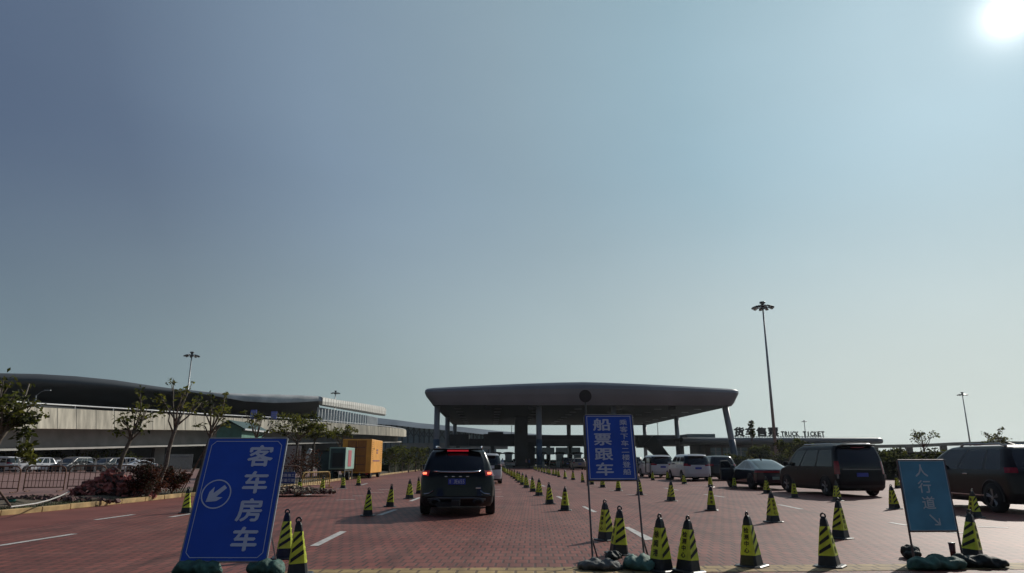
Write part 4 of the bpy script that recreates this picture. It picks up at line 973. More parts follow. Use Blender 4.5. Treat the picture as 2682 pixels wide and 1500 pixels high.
ords = ['nearest', 'second', 'third', 'fourth', 'fifth', 'sixth', 'seventh', 'eighth', 'ninth', 'tenth', 'eleventh', 'twelfth', 'thirteenth', 'fourteenth', 'fifteenth', 'sixteenth', 'seventeenth']
rowA = [(1481, 1338, 78), (1440, 1321, 12), (1412, 1299, 35), (1396, 1288, 15), (1379, 1278, 30), (1369, 1270, 50), (1360, 1264, 30), (1354, 1259.5, 20), (1347, 1254, 10), (1341, 1250, 50), (1335.5, 1246, 22), (1329, 1243, 15), (1324.5, 1240, 60), (1321, 1237.5, 0), (1318, 1234.5, 30), (1316, 1232, 0)]
for i, (px, py, yw) in enumerate(rowA): place_cone(px, py, yw, '%s cone from the near end of the row beside the lane of the black SUV' % ords[i], GC)
rowB = [(1621, 1286, 70), (1579, 1277, 12), (1550, 1269, 15), (1527, 1263.5, 0), (1501.5, 1257, 20), (1481, 1254, 60), (1464, 1249.5, 10), (1456.5, 1246.5, 30), (1449, 1245, 15), (1440, 1243, 45), (1434, 1241, 30), (1426, 1239.5, 20), (1419, 1237, 10), (1411.5, 1235, 0), (1405, 1232.5, 40), (1400, 1230.5, 5)]
for i, (px, py, yw) in enumerate(rowB): place_cone(px, py, yw, '%s cone from the near end of the row running behind the ferry ticket sign' % ords[i], GC)

# ================================================================== SIGNS ON A-FRAMES
M_blue = mat('sign_blue', (0.020, 0.088, 0.52), 0.42, var=.06, scale=3)
M_teal = mat('sign_teal_blue', (0.075, 0.30, 0.47), 0.45, var=.12, scale=3)
M_sgtxt = mat('sign_white', (0.56, 0.62, 0.76), 0.5, var=.04)
M_tltxt = mat('sign_pale', (0.50, 0.62, 0.68), 0.5, var=.05)
M_frame = mat('frame_steel', (0.33, 0.34, 0.37), .4, .5, var=.2, scale=6)
def aframe(name, label, BL, TL, BR, TR, mb_, frame_m, legz=0.0, splay=.0, back=.75):
    """board given by four world corners"""
    base = Vector(((BL.x + BR.x) / 2, BL.y, 0)); t = thing(name, label, 'sign', base)
    BL, TL, BR, TR = (p - base for p in (BL, TL, BR, TR))
    X = (BR - BL).normalized(); U = ((TL + TR) / 2 - (BL + BR) / 2).normalized(); Nn = X.cross(U).normalized()   # faces -Y
    W_ = (BR - BL).length; H_ = ((TL + TR) / 2 - (BL + BR) / 2).length; C_ = (BL + BR) / 2 + U * H_ / 2
    Mx = Matrix((X.to_4d(), U.to_4d(), Nn.to_4d(), (0, 0, 0, 1))).transposed(); 
    Mx = Matrix(((X.x, U.x, Nn.x, C_.x), (X.y, U.y, Nn.y, C_.y), (X.z, U.z, Nn.z, C_.z), (0, 0, 0, 1)))
    b = MB(); b.box((0, 0, 0), (W_, H_, .014)); b.v = [tuple(Mx @ Vector(p)) for p in b.v]; bd = b.build('board', mb_, t)
    f = MB(); k = -U.z and (C_.z - H_ / 2 * U.z) / U.z
    for sx in (-1, 1):
        e0 = Mx @ Vector((sx * (W_ / 2 + .008), H_ / 2, -.004)); e1 = Mx @ Vector((sx * (W_ / 2 + .008), -H_ / 2 - k, -.004))
        f.tube([e0, e1], .014, 8)
        t0 = Mx @ Vector((sx * (W_ / 2 + .008), -H_ / 2 + (.35 if k < .25 else -k + .38), -.01)); f.tube([t0, (e1.x + splay, e1.y + back, .01)], .012, 6)
    for v in (H_ / 2, -H_ / 2):
        f.tube([Mx @ Vector((-W_ / 2, v, -.004)), Mx @ Vector((W_ / 2, v, -.004))], .014, 8)
    f.build('frame', frame_m, t)
    return t, bd, Mx, W_, H_
def on_board(fn, name, m, parent):
    mb = MB(); fn(mb); return mb.build(name, m, parent)
def seg(mb, Mx, a, b, wd, z=.012):
    a, b = Vector((*a, z)), Vector((*b, z)); d = (b - a).normalized(); n_ = Vector((-d.y, d.x, 0)) * wd / 2
    mb.face([Mx @ p for p in (a + n_, a - n_, b - n_, b + n_)])
# big bus sign, leaning back
BL = Vector((-4.205, 9.30, .145)); BR = Vector((-3.125, 9.30, .145)); TL = Vector((-4.255, 9.92, 1.685)); TR = Vector((-3.175, 9.92, 1.685))
t1, b1, Mx, W_, H_ = aframe('bus_sign', 'large tilted blue sign with Chinese characters for buses and a circled arrow pointing down left', BL, TL, BR, TR, M_blue, M_frame, back=.5, splay=-.0)
def brd(mb):
    w, h, c = W_ / 2 - .05, H_ / 2 - .045, .06
    P_ = [(-w + c, h), (w - c, h), (w, h - c), (w, -h + c), (w - c, -h), (-w + c, -h), (-w, -h + c), (-w, h - c)]
    for i in range(8): seg(mb, Mx, P_[i], P_[(i + 1) % 8], .009)
on_board(brd, 'border', M_sgtxt, b1)
mb = MB()
for i, ch in enumerate('客车房车'):
    mb = MB(); put_char(mb, ch, Mx @ Matrix.Translation((.222, .575 - i * .375, .012)), .345, .305, .028); mb.build('character', M_sgtxt, b1)
mb = MB(); cx_, cy_ = -.275, .035
for k in range(40):
    a0_, a1_ = 2 * math.pi * k / 40, 2 * math.pi * (k + 1) / 40
    mb.face([Mx @ Vector((cx_ + r_ * math.cos(a_), cy_ + r_ * math.sin(a_), .012)) for r_, a_ in ((.20, a0_), (.20, a1_), (.183, a1_), (.183, a0_))])
Ra = Mx @ Matrix.Translation((cx_, cy_, .012)) @ Matrix.Rotation(R(-47), 4, 'Z')
for poly in ([(-.028, .15), (-.034, -.02), (.034, -.02), (.028, .15)], [(-.034, -.02), (-.10, .04), (-.085, -.05), (0, -.16)], [(.034, -.02), (0, -.16), (.085, -.05), (.10, .04)], [(-.034, -.02), (0, -.16), (.034, -.02)]):
    mb.face([Ra @ Vector((*p, 0)) for p in reversed(poly)])
mb.build('arrow', M_sgtxt, b1)
# ferry ticket sign
BLp, BRp = P(1542, 1258, 10.25), P(1668, 1257.5, 10.25); TLp, TRp = P(1530, 1087, 10.46), P(1655, 1087, 10.46)
t2, b2, Mx2, W2, H2 = aframe('ferry_ticket_sign', 'blue sign on two tall steel legs with two columns of Chinese characters about ferry tickets', BLp, TLp, BRp, TRp, M_blue, mat('leg_steel', (.12, .11, .12), .5, .5, var=.3, scale=8), back=.16, splay=.10)
def brd2(mb):
    w, h = W2 / 2 - .022, H2 / 2 - .022
    P_ = [(-w, h), (w, h), (w, -h), (-w, -h)]
    for i in range(4): seg(mb, Mx2, P_[i], P_[(i + 1) % 4], .010)
on_board(brd2, 'border', M_sgtxt, b2)
mb = MB()
for i, ch in enumerate('船票跟车'): mb = MB(); put_char(mb, ch, Mx2 @ Matrix.Translation((-.105, .335 - i * .218, .012)), .265, .185, .022); mb.build('character', M_sgtxt, b2)
for i, ch in enumerate('乘客下车二楼登船'): mb = MB(); put_char(mb, ch, Mx2 @ Matrix.Translation((.215, .365 - i * .1035, .012)), .115, .088, .018); mb.build('character', M_sgtxt, b2)
# teal walkway sign
BLp, BRp = P(2383, 1391, 10.3), P(2507, 1390.5, 10.3); TLp, TRp = P(2352, 1204, 10.42), P(2470, 1206, 10.42)
t3, b3, Mx3, W3, H3 = aframe('walkway_sign', 'faded teal sign with pale Chinese characters for walkway and a small arrow pointing down right', BLp, TLp, BRp, TRp, M_teal, mat('leg_brown', (.13, .10, .10), .6, .3, var=.3, scale=8), back=.16, splay=.10)
mb = MB()
for i, ch in enumerate('人行道'): mb = MB(); put_char(mb, ch, Mx3 @ Matrix.Translation((-.03 + .015 * i, .345 - i * .225, .012)), .19, .18, .014); mb.build('character', M_tltxt, b3)
mb = MB(); seg(mb, Mx3, (-.02, -.27), (.10, -.395), .022)
seg(mb, Mx3, (.03, -.405), (.115, -.405), .018, .0135); seg(mb, Mx3, (.105, -.32), (.107, -.41), .018, .015); mb.build('arrow', M_tltxt, b3)
def brd3(mb):
    w, h = W3 / 2 - .012, H3 / 2 - .012
    P_ = [(-w, h), (w, h), (w, -h), (-w, -h)]
    for i in range(4): seg(mb, Mx3, P_[i], P_[(i + 1) % 4], .006)
on_board(brd3, 'border', M_tltxt, b3)

# sandbags ----------------------------------------------------------
FOLD = bpy.data.textures.new('folds', 'CLOUDS'); FOLD.noise_scale = .085; FOLD.noise_depth = 3
def sandbag(loc, rz, dims, m, label, seed, group):
    random.seed(seed); L_, W_, H_ = dims; nu, nv = 26, 16; vs = []; ph = [random.uniform(0, 6) for _ in range(6)]
    for i in range(nu + 1):
        u = -1 + 2 * i / nu; e = max(0.03, (1 - abs(u) ** 3.2)) ** .55
        if u > .86: e = .16 + (u - .86) * 1.1
        for k in range(nv):
            a = 2 * math.pi * k / nv; x = u * L_ / 2; y = math.cos(a) * W_ / 2 * e; z = math.sin(a)
            z = (H_ * .5 * (1 + z * e) if z > 0 else H_ * .5 * (1 + z * min(1, e * 1.3)))
            wv = 1 + .06 * math.sin(7 * u + ph[0] + 2 * a) + .05 * math.sin(13 * u + ph[1] - 3 * a) + .03 * math.sin(23 * u + 5 * a + ph[2])
            y *= wv; z = z * wv + (.012 * math.sin(9 * u + ph[3]) if z > .02 else 0)
            vs.append((x, y + .04 * math.sin(2 * u + ph[4]), max(0.0, z - .01 + H_ * (.5 * (1 - e)) * -0.5)))
    fs = [(i * nv + k, i * nv + (k + 1) % nv, (i + 1) * nv + (k + 1) % nv, (i + 1) * nv + k) for i in range(nu) for k in range(nv)]
    fs += [tuple(reversed(range(nv))), tuple(range(nu * nv, nu * nv + nv))]
    t = thing('sandbag', label, 'sandbag', loc, rz, group)
    mb = MB(); mb.add(vs, fs); o = mb.build('sack', m, t, smooth=True)
    o.modifiers.new('sub', 'SUBSURF').levels = 1
    o.modifiers['sub'].render_levels = 1
    dm = o.modifiers.new('folds', 'DISPLACE'); dm.texture = FOLD; dm.strength = .06; dm.mid_level = .5; dm.texture_coords = 'LOCAL'
    mb = MB(); mb.tube([(L_ / 2 * .84, 0, H_ * .32), (L_ / 2 * .86, .03, H_ * .34), (L_ / 2 * .9, -.02, H_ * .5)], .012, 5); mb.build('tie', M_blackpl, t)
def sackmat(nm, col, rough=.75):
    return mat(nm, col, rough, var=.3, scale=9, bump=.9)
M_sg = sackmat('sack_green', (0.045, 0.12, 0.095)); M_sgl = sackmat('sack_light_green', (0.085, 0.19, 0.155)); M_sgr = sackmat('sack_grey', (0.11, 0.115, 0.11)); M_sbl = sackmat('sack_black', (0.018, 0.024, 0.022))
GS = 'sandbags weighing down the signs'
def bagpos(px, py): q = G(px, py); return (q.x, q.y, 0.006)
sandbag(bagpos(515, 1504), .1, (.62, .32, .17), M_sg, 'dark green sandbag under the left half of the big blue bus sign', 1, GS)
sandbag(bagpos(695, 1503), 2.9, (.5, .32, .17), M_sg, 'dark green sandbag under the right corner of the big blue bus sign', 2, GS)
sandbag((bagpos(1572, 1492)[0], bagpos(1572, 1492)[1], .006), .05, (.58, .34, .14), M_sgr, 'grey sandbag lying lowest between the legs of the ferry ticket sign', 3, GS)
sandbag((1.36, 9.75, .11), .5, (.30, .2, .11), M_sbl, 'small dark sandbag on top of the grey one under the ferry ticket sign', 4, GS)
sandbag((1.68, 9.62, .0), -.5, (.50, .32, .19), M_sgl, 'pale green sandbag at the right leg of the ferry ticket sign', 5, GS)
sandbag(bagpos(2455, 1491), .02, (.84, .34, .17), M_sg, 'long green sandbag in front of the teal walkway sign', 6, GS)
sandbag(bagpos(2560, 1486), -.05, (.76, .32, .16), M_sbl, 'black sandbag right of the long green one at the teal walkway sign', 7, GS)
sandbag(bagpos(2390, 1463), .9, (.42, .26, .17), M_sbl, 'small dark sandbag behind the left leg of the teal walkway sign', 8, GS)
# cup on the sandbag
t = thing('drink_cup', 'small dark red cup standing behind the sandbags by the right leg of the teal sign', 'cup', (P(2497, 1455, 10.6).x, 10.6, .006)); zt_ = P(2497, 1424, 10.6).z
mb = MB(); mb.lathe([(0, 0), (.033, 0), (.045, zt_), (.0, zt_ - .01)], 18); mb.build('cup', mat('cup_red', (.10, .015, .02), .4, var=.1), t, smooth=True)
mb = MB(); mb.lathe([(.04, zt_), (.049, zt_), (.048, zt_ + .012), (0, zt_ + .015)], 18); mb.build('lid', M_steel, t, smooth=True)

# ================================================================== LEFT SIDE: trees, barriers, rubble, sheds
def leaf_cloud(mb, c, rad, n, size, rnd, mi=0, squash=.75, droop=.3):
    for _ in range(n):
        d = Vector((rnd.gauss(0, 1), rnd.gauss(0, 1), rnd.gauss(0, 1) * squash)); d.normalize(); d *= rad * rnd.random() ** .45
        p = Vector(c) + Vector((d.x, d.y, d.z * squash)); s = size * rnd.uniform(.55, 1.3)
        a = Vector((rnd.gauss(0, 1), rnd.gauss(0, 1), rnd.gauss(0, .6) - droop)).normalized() * s
        b = a.cross(Vector((rnd.gauss(0, 1), rnd.gauss(0, 1), rnd.gauss(0, 1)))).normalized() * s * .24
        mid = p + a * .5 + Vector((0, 0, s * .08))
        mb.add([p, mid + b, p + a, mid - b], [(0, 1, 2, 3)], mi if rnd.random() < .7 else (mi + 1) % 3)
def tree(label, base, H, lean, crown_r, nleaf, lsize, seed, cat='tree', name='tree', tr=.075, pole=False, crown_lo=.55, clumps=9, mats=None, group='pruned trees on the left verge', up=.8, extra=None):
    rnd = random.Random(seed); t = thing(name, label, cat, base, 0, group)
    tip = Vector((lean[0], lean[1], H * .62)); pts = [Vector((0, 0, -.05))]
    for k in range(1, 6): f = k / 5; pts.append(Vector((tip.x * f + rnd.uniform(-.05, .05), tip.y * f + rnd.uniform(-.05, .05), tip.z * f)))
    mb = MB(); mb.tube(pts, [tr * 1.5, tr * 1.15, tr * 1.05, tr, tr * .9, tr * .8], 8)
    tips = []
    for k in range(clumps):
        a = 2 * math.pi * k / clumps + rnd.uniform(-.4, .4); zf = rnd.uniform(crown_lo, 1.0); rr = crown_r * rnd.uniform(.35, 1.0) * (1.15 - .5 * (zf - crown_lo))
        e = Vector((tip.x * zf / .62 * .8 + rr * math.cos(a), tip.y + rr * math.sin(a), H * zf)); s0 = pts[-1].lerp(pts[-2], rnd.random()) if zf > .6 else pts[3].lerp(pts[4], rnd.random())
        m1 = s0.lerp(e, .5) + Vector((rnd.uniform(-.15, .15), rnd.uniform(-.15, .15), rnd.uniform(-.1, .2)))
        mb.tube([s0, m1, e], [tr * .5, tr * .32, tr * .16], 5); tips.append(e)
        for _ in range(2):
            e2 = m1.lerp(e, rnd.random()) + Vector((rnd.uniform(-1, 1), rnd.uniform(-1, 1), rnd.uniform(-.2, 1))) * crown_r * .35
            mb.tube([m1.lerp(e, .4), e2], [tr * .2, tr * .08], 4); tips.append(e2)
    mb.build('trunk', M_bark, t, smooth=True)
    mb = MB()
    for e in tips:
        leaf_cloud(mb, e, crown_r * rnd.uniform(.16, .32), int(nleaf / len(tips) * rnd.uniform(.5, 1.5)), lsize, rnd, mi=0 if rnd.random() < .6 else 1)
    for px, py, r_, n_ in (extra or []): leaf_cloud(mb, P(px, py, base[1]) - Vector(base), r_, n_, lsize, rnd, mi=rnd.choice((0, 1)))
    mb.build('crown', mats or [M_leafA, M_leafB, M_leafC], t)
    if pole:
        mb = MB()
        for a in (0.3, 2.5, 4.5): mb.tube([(1.0 * math.cos(a), .7 * math.sin(a), 0), (tip.x * .45, tip.y * .45, tip.z * .62)], .022, 5)
        mb.build('support_poles', M_rust, t)
    return t
def base_at(px, py, z=.12): q = G(px, py, z); return (q.x, q.y, z)
tree('leafy tree cut by the left edge with hanging strings and dense drooping clumps', base_at(-105, 1318), 3.9, (1.1, 0), .95, 420, .20, 11, tr=.10, crown_lo=.62, clumps=15, extra=[(40, 1090, .45, 130), (75, 1100, .30, 80), (62, 1135, .28, 70), (70, 1165, .22, 60), (60, 1190, .22, 60), (82, 1200, .2, 50), (20, 1105, .35, 90)])
tree('slanting pruned tree rising from the red rubble pile', base_at(286, 1296), 3.9, (.62, 0), .85, 300, .20, 12, pole=False, crown_lo=.6, clumps=10)
tree('tall sparse pruned tree between the maroon shrubs', base_at(407, 1299), 4.5, (.55, 0), .8, 190, .18, 13, crown_lo=.68, clumps=9)
tree('pruned tree with forked limbs touching the top left corner of the blue bus sign', base_at(510, 1290), 4.3, (.45, 0), .8, 230, .18, 14, pole=True, crown_lo=.62, clumps=10)
tree('small bushy tree right of the blue bus sign', base_at(768, 1256), 4.4, (.1, 0), 1.2, 900, .22, 15, crown_lo=.6, clumps=12)
tree('denser small tree left of the teal generator trailer', base_at(815, 1250), 5.0, (.1, 0), 1.35, 1250, .22, 16, crown_lo=.58, clumps=14)
tree('low tree peeping over the teal generator trailer', base_at(880, 1244), 4.6, (.2, 0), 1.2, 700, .24, 17, crown_lo=.65, clumps=10)
tree('leafy stump of a tree behind the top edge of the blue bus sign', base_at(655, 1272), 4.1, (.15, 0), .8, 300, .18, 18, crown_lo=.7, clumps=7)
# strings hanging in the leftmost tree
mb = MB(); q = base_at(20, 1310)
for dx in (0, .12, .38): mb.tube([(q[0] + dx, q[1], 3.4), (q[0] + dx + .02, q[1], 2.0), (q[0] + dx + .03, q[1], 1.2)], .007, 4)
tag(mb.build('tree_ropes', mat('rope_white', (.4, .4, .38), .8, var=0)), 'pale ropes hanging down beside the leftmost tree', 'ropes')

def shrub(label, px, py, r, h, seed, mats, n=900, size=.09, group=None, name='shrub', z=.15, sx=1.0):
    rnd = random.Random(seed); b = base_at(px, py, z); t = thing(name, label, 'shrub', b, 0, group)
    mb = MB()
    for _ in range(14):
        a = rnd.uniform(0, 6.28); mb.tube([(0, 0, -.05), (r * .4 * math.cos(a), r * .4 * math.sin(a), h * .5), (r * .8 * math.cos(a) * rnd.random(), r * .8 * math.sin(a), h * .9)], [.02, .012, .005], 4)
    mb.build('stems', M_bark, t)
    mb = MB()
    for _ in range(16):
        a = rnd.uniform(0, 6.28); q = rnd.random() ** .5 * r * .7
        leaf_cloud(mb, (q * math.cos(a) * sx, q * math.sin(a), h * rnd.uniform(.25, .85)), r * .42, n // 16, size, rnd, mi=rnd.choice((0, 1)), squash=.9, droop=0)
    mb.build('foliage', mats, t); return t
MR = [M_leafR, leaf_mat('leaf_wine', (0.055, 0.022, 0.02), .25), M_leafC]
shrub('round maroon leaved shrub between the two leaning tree trunks', 385, 1300, .75, 1.2, 21, MR, 3200, .11)
shrub('smaller maroon leaved shrub left of the forked tree', 450, 1292, .62, 1.1, 22, MR, 2400, .11)
shrub('dark maroon shrub behind the small blue notice', 792, 1256, 1.3, 1.9, 23, MR, 1400, .14)
# roadside hedge row behind the orange truck
for i, (px, py, h) in enumerate([(1018, 1240, 3.0), (1034, 1239, 3.5), (1052, 1237, 3.2), (1070, 1236, 3.6), (1088, 1234, 3.1), (1105, 1233, 3.4), (1120, 1231, 2.9)]):
    tree('%s small tree from the left between the orange truck and the canopy' % ['first', 'second', 'third', 'fourth', 'fifth', 'sixth', 'seventh'][i], base_at(px, py, 0.05), h * .84, (.1, 0), 1.3, 520, .26, 40 + i, name='hedge_tree', crown_lo=.35, clumps=12, tr=.06, group='small trees along the far kerb', mats=[M_leafB, M_leafC, M_leafB])
def hedge(label, x0, y0, x1, y1, Y0, Y1, h, seed, n=5000, size=.22, mats=None):
    rnd = random.Random(seed); a = G(x0, y0); b = G(x1, y1); mb = MB()
    for _ in range(n):
        f = rnd.random(); c = a.lerp(b, f) + Vector((rnd.uniform(-.8, .8), rnd.uniform(-.6, .9), h * (rnd.random() ** .6) * (1 + .18 * math.sin(f * 19) + .1 * math.sin(f * 47))))
        leaf_cloud(mb, c, .15, 1, size, rnd, mi=rnd.choice((0, 1, 2)), droop=0)
    t = thing('hedge', label, 'hedge', a); mb.build('foliage', mats or [M_leafB, M_leafC, M_leafC], t, off=a)
    mb = MB(); d = b - a; c = (a + b) / 2; mb.box((c.x - a.x, c.y - a.y, h * .36), (d.length, .8, h * .72), math.atan2(d.y, d.x)); mb.build('dense_core', M_leafC, t)
hedge('low dark hedge at the foot of the small trees left of the canopy', 1008, 1238, 1128, 1229, 0, 0, 1.3, 61, 2600, .28)
hedge('tall dark hedge behind the teal walkway sign on the right', 2300, 1254, 2720, 1262, 0, 0, 1.75, 62, 6000, .26)
hedge('dark hedge in front of the ticket hall between the column and the black van', 1905, 1226, 2110, 1228, 0, 0, 2.0, 63, 4200, .4)
# trees on the right, bare thin ones included
def far_tree(label, px, ytop, Y, crown_px, n, seed, lsize=.35, bare=False, spread=None):
    q = P(px, ytop, Y); r = crown_px / 2 * Y / F_PX
    return tree(label, (q.x, Y, 0), q.z, (.2, 0), r, n, lsize, seed, name='tree', crown_lo=.55 if not bare else .72, clumps=12 if not bare else 8, tr=.1 if bare else .16, group='trees beyond the parked vehicles', mats=[M_leafB, M_leafC, M_leafA])
far_tree('almost bare young tree whose twigs rise above the teal walkway sign', 2408, 1122, 70, 70, 190, 71, .30, True)
far_tree('small leafy tree top against the sky above the dark SUV', 2600, 1126, 80, 60, 320, 72, .35, True)
far_tree('bushy dark tree in front of the long slab roof beside the black van', 2062, 1152, 95, 70, 1700, 73, .45)
far_tree('second bushy tree between the slate sedan and the black van', 2095, 1165, 88, 60, 1300, 74, .45)
far_tree('round dark tree in front of the brown hall left of the black van', 1985, 1172, 110, 60, 1200, 75, .5)
far_tree('dark tree right behind the spoiler of the black van', 2335, 1178, 75, 60, 1200, 76, .4)
far_tree('slim dark tree in front of the second Chinese rooftop letter', 1963, 1103, 120, 15, 700, 77, .35, True)
# dark shrubbery beneath the elevated road
for i, (px, Y, h) in enumerate([(60, 92, 2.2), (150, 96, 2.4), (240, 100, 2.3), (330, 104, 2.3), (600, 122, 2.6), (740, 136, 3.0), (860, 150, 3.2)]):
    q = P(px, 1205, Y); tree('%s dark tree from the left in the shade under the elevated road' % ['first', 'second', 'third', 'fourth', 'fifth', 'sixth', 'seventh'][i], (q.x, Y, 0), h, (.1, 0), 2.2, 700, .4, 80 + i, name='tree', crown_lo=.3, clumps=12, tr=.1, group='dark trees under the elevated road', mats=[M_leafC, M_leafB, M_leafC])
# grass on the verge
rnd = random.Random(5); mb = MB()
for _ in range(9000):
    f = rnd.random() ** .8; i = f * (len(KERB) - 2); k = int(i); fr = i - k
    if 0.28 < (k / len(KERB)) < .36 and rnd.random() < .7: continue
    d = rnd.random() ** 1.6 * 1.5 + .2; a = offs(KERB, d); p = a[k].lerp(a[k + 1], fr); p.z = .12; s = rnd.uniform(.04, .10)
    q = Vector((rnd.uniform(-1, 1), rnd.uniform(-1, 1), 0)).normalized() * .012
    mb.add([p - q, p + q, p + Vector((rnd.uniform(-.04, .04), rnd.uniform(-.04, .04), s))], [(0, 1, 2)])
tag(mb.build('grass', mat('grass_green', (.06, .085, .02), .7, var=.4, scale=2)), 'thin grass growing along the inside of the yellow kerb', 'grass', kind='stuff')

# rubble pile --------------------------------------------------------
M_rub = mat('red_rubble', (0.42, 0.13, 0.11), .85, var=.45, scale=5, bump=.4)
M_rub2 = mat('dark_rubble', (0.11, 0.055, 0.05), .9, var=.4, scale=5)
def rubble(label, px, py, rx, ry, h, n, seed, mats, smin=.10, smax=.28, name='rubble_pile'):
    rnd = random.Random(seed); b = G(px, py, .1); mb = MB()
    mb.add([(0, 0, h * .8)] + [(rx * .8 * math.cos(2 * math.pi * k / 16), ry * .8 * math.sin(2 * math.pi * k / 16), 0) for k in range(16)], [(0, 1 + k, 1 + (k + 1) % 16) for k in range(16)], 1)
    for _ in range(n):
        a = rnd.uniform(0, 6.28); q = rnd.random() ** .6; z = h * (1 - q) ** .8 * rnd.uniform(.75, 1.05)
        T = Matrix.Rotation(rnd.uniform(-1, 1), 4, 'X') @ Matrix.Rotation(rnd.uniform(-1, 1), 4, 'Y')
        mb.box((rx * q * math.cos(a), ry * q * math.sin(a), z + .04), (rnd.uniform(smin, smax), rnd.uniform(smin * .7, smax * .7), rnd.uniform(.05, .09)), rnd.uniform(0, 3), 0 if rnd.random() < .75 else 1, T)
    o = mb.build(name, mats); o.location = b; return o
o = rubble('x', 290, 1303, 1.5, .6, .95, 295, 31, [M_rub, M_rub2]); tag(o, 'heap of broken red paving blocks at the foot of the slanting tree', 'rubble', kind='stuff')
o = rubble('x', 120, 1316, 2.3, .55, .14, 200, 32, [M_rub2, M_soil], .06, .2, 'debris'); tag(o, 'dark litter and broken blocks strewn on the soil in front of the barriers', 'debris', kind='stuff')
o = rubble('x', 770, 1292, 1.7, .8, .22, 200, 33, [mat('tan_debris', (.28, .21, .15), .9, var=.4, scale=4), M_rub2], .06, .22, 'debris'); tag(o, 'pale broken debris around the small blue notice barrier', 'debris', kind='stuff')
# hose
mb = MB(); pts = [base_at(x, y, .32) for x, y in ((28, 1327), (60, 1323), (95, 1318), (130, 1309), (160, 1298), (185, 1285), (200, 1281))]
mb.tube(pts, .018, 6); tag(mb.build('hose', mat('hose_white', (.5, .48, .45), .6, var=.1)), 'white hose curving over the debris in front of the barriers', 'hose')
mb = MB(); a = base_at(28, 1327, .15); b = P(-8, 1278, a[1]); mb.tube([a, b], .03, 6); tag(mb.build('wooden_stake', M_rust), 'slanting stake standing at the left edge by the end of the hose', 'stake')
mb = MB()
rnd = random.Random(9); c = Vector(base_at(32, 1318, .2))
for k in range(10): mb.face([c + Vector((rnd.uniform(-.25, .25), rnd.uniform(-.2, .2), rnd.uniform(0, .14))) for _ in range(4)])
tag(mb.build('plastic_sheet', mat('mint_plastic', (.09, .30, .24), .4, var=.2)), 'crumpled mint green plastic sheet lying near the left edge', 'plastic sheet')

# pedestrian barriers -------------------------------------------------
def barrier(a, b, label, m=M_rust, H=1.05, bars=7, name='metal_barrier', group='rusty metal barriers on the left', panel=True):
    a, b = Vector(a), Vector(b); L_ = (b - a).length; t = thing(name, label, 'barrier', a, math.atan2(b.y - a.y, b.x - a.x), group)
    mb = MB(); r = .22; o = [(0, 0, .05), (0, 0, H - r)]
    for k in range(1, 6): q = R(90 * k / 6); o.append((r - r * math.cos(q), 0, H - r + r * math.sin(q)))
    o.append((r, 0, H)); o.append((L_ - r, 0, H))
    for k in range(1, 6): q = R(90 * k / 6); o.append((L_ - r + r * math.sin(q), 0, H - r + r * math.cos(q)))
    o += [(L_, 0, H - r), (L_, 0, .05)]; mb.tube(o, .028, 6); mb.tube([(0, 0, .18), (L_, 0, .18)], .022, 5)
    mb.build('frame', m, t)
    mb = MB()
    for k in range(1, bars + 1): x = L_ * k / (bars + 1); mb.tube([(x, 0, .18), (x, 0, H)], .014, 5)
    for z in (.45, .75): mb.tube([(0, 0, z), (L_, 0, z)], .012, 4)
    mb.build('bars', m, t)
    for x in (.15, L_ - .15):
        mb = MB(); mb.box((x, 0, .03), (.05, .55, .04)); mb.build('foot', m, t)
def bp(px, py): return Vector(base_at(px, py, .1))
barrier(bp(-75, 1292), bp(45, 1291), 'rusty barrier panel cut by the left edge of the frame')
barrier(bp(60, 1288), bp(165, 1287), 'rusty barrier panel with round corners left of the double post', bars=10)
barrier(bp(175, 1284), bp(272, 1283), 'rusty barrier panel running behind the red rubble pile', bars=6)
barrier(bp(282, 1280), bp(345, 1279), 'rusty barrier panel behind the maroon shrub', bars=6)
barrier(bp(705, 1288), bp(784, 1286), 'rusty barrier carrying the small blue notice', bars=8)
M_ybar = mat('yellow_bar', (.42, .26, .06), .7, var=.3, scale=6)
barrier(bp(790, 1282), bp(862, 1277), 'low yellow barrier with close bars right of the small blue notice', m=M_ybar, H=.75, bars=12, name='yellow_barrier', group=None)
# low white railings far behind
M_rw = mat('rail_pale', (.45, .45, .44), .6, var=.1)
for i, (x0, x1) in enumerate([(-60, 45), (48, 155), (158, 245), (248, 325), (328, 400)]):
    a, b = G(x0, 1240), G(x1, 1240); barrier(a, b, '%s pale railing panel from the left in front of the parked cars' % ['first', 'second', 'third', 'fourth', 'fifth'][i], m=M_rw, H=1.6, bars=2, name='railing', group='pale railings before the parked cars')
# slatted fence
fa, fb = G(428, 1236), G(500, 1237); t = thing('slatted_fence', 'grey slatted fence panel right of the parked cars', 'fence', fa); d = fb - fa; n_ = 26
mb = MB()
for k in range(n_): q = d * (k / (n_ - 1)); mb.box((q.x, q.y, 1.05), (.10, .04, 2.1), math.atan2(d.y, d.x))
mb.build('slats', mat('fence_grey', (.20, .22, .23), .6, var=.1), t); mb = MB(); mb.tube([(0, .05, .4), (d.x, d.y + .05, .4)], .05, 5); mb.tube([(0, .05, 1.8), (d.x, d.y + .05, 1.8)], .05, 5); mb.build('rails', M_steel, t)
fa, fb = G(742, 1238), G(782, 1238); t = thing('slatted_fence', 'pale slatted fence panel between the blue bus sign and the small trees', 'fence', fa); d = fb - fa
mb = MB()
for k in range(14): q = d * (k / 13); mb.box((q.x, q.y, 1.5), (.16, .05, 3.0), math.atan2(d.y, d.x))
mb.build('slats', mat('fence_pale', (.34, .34, .33), .6, var=.1), t)
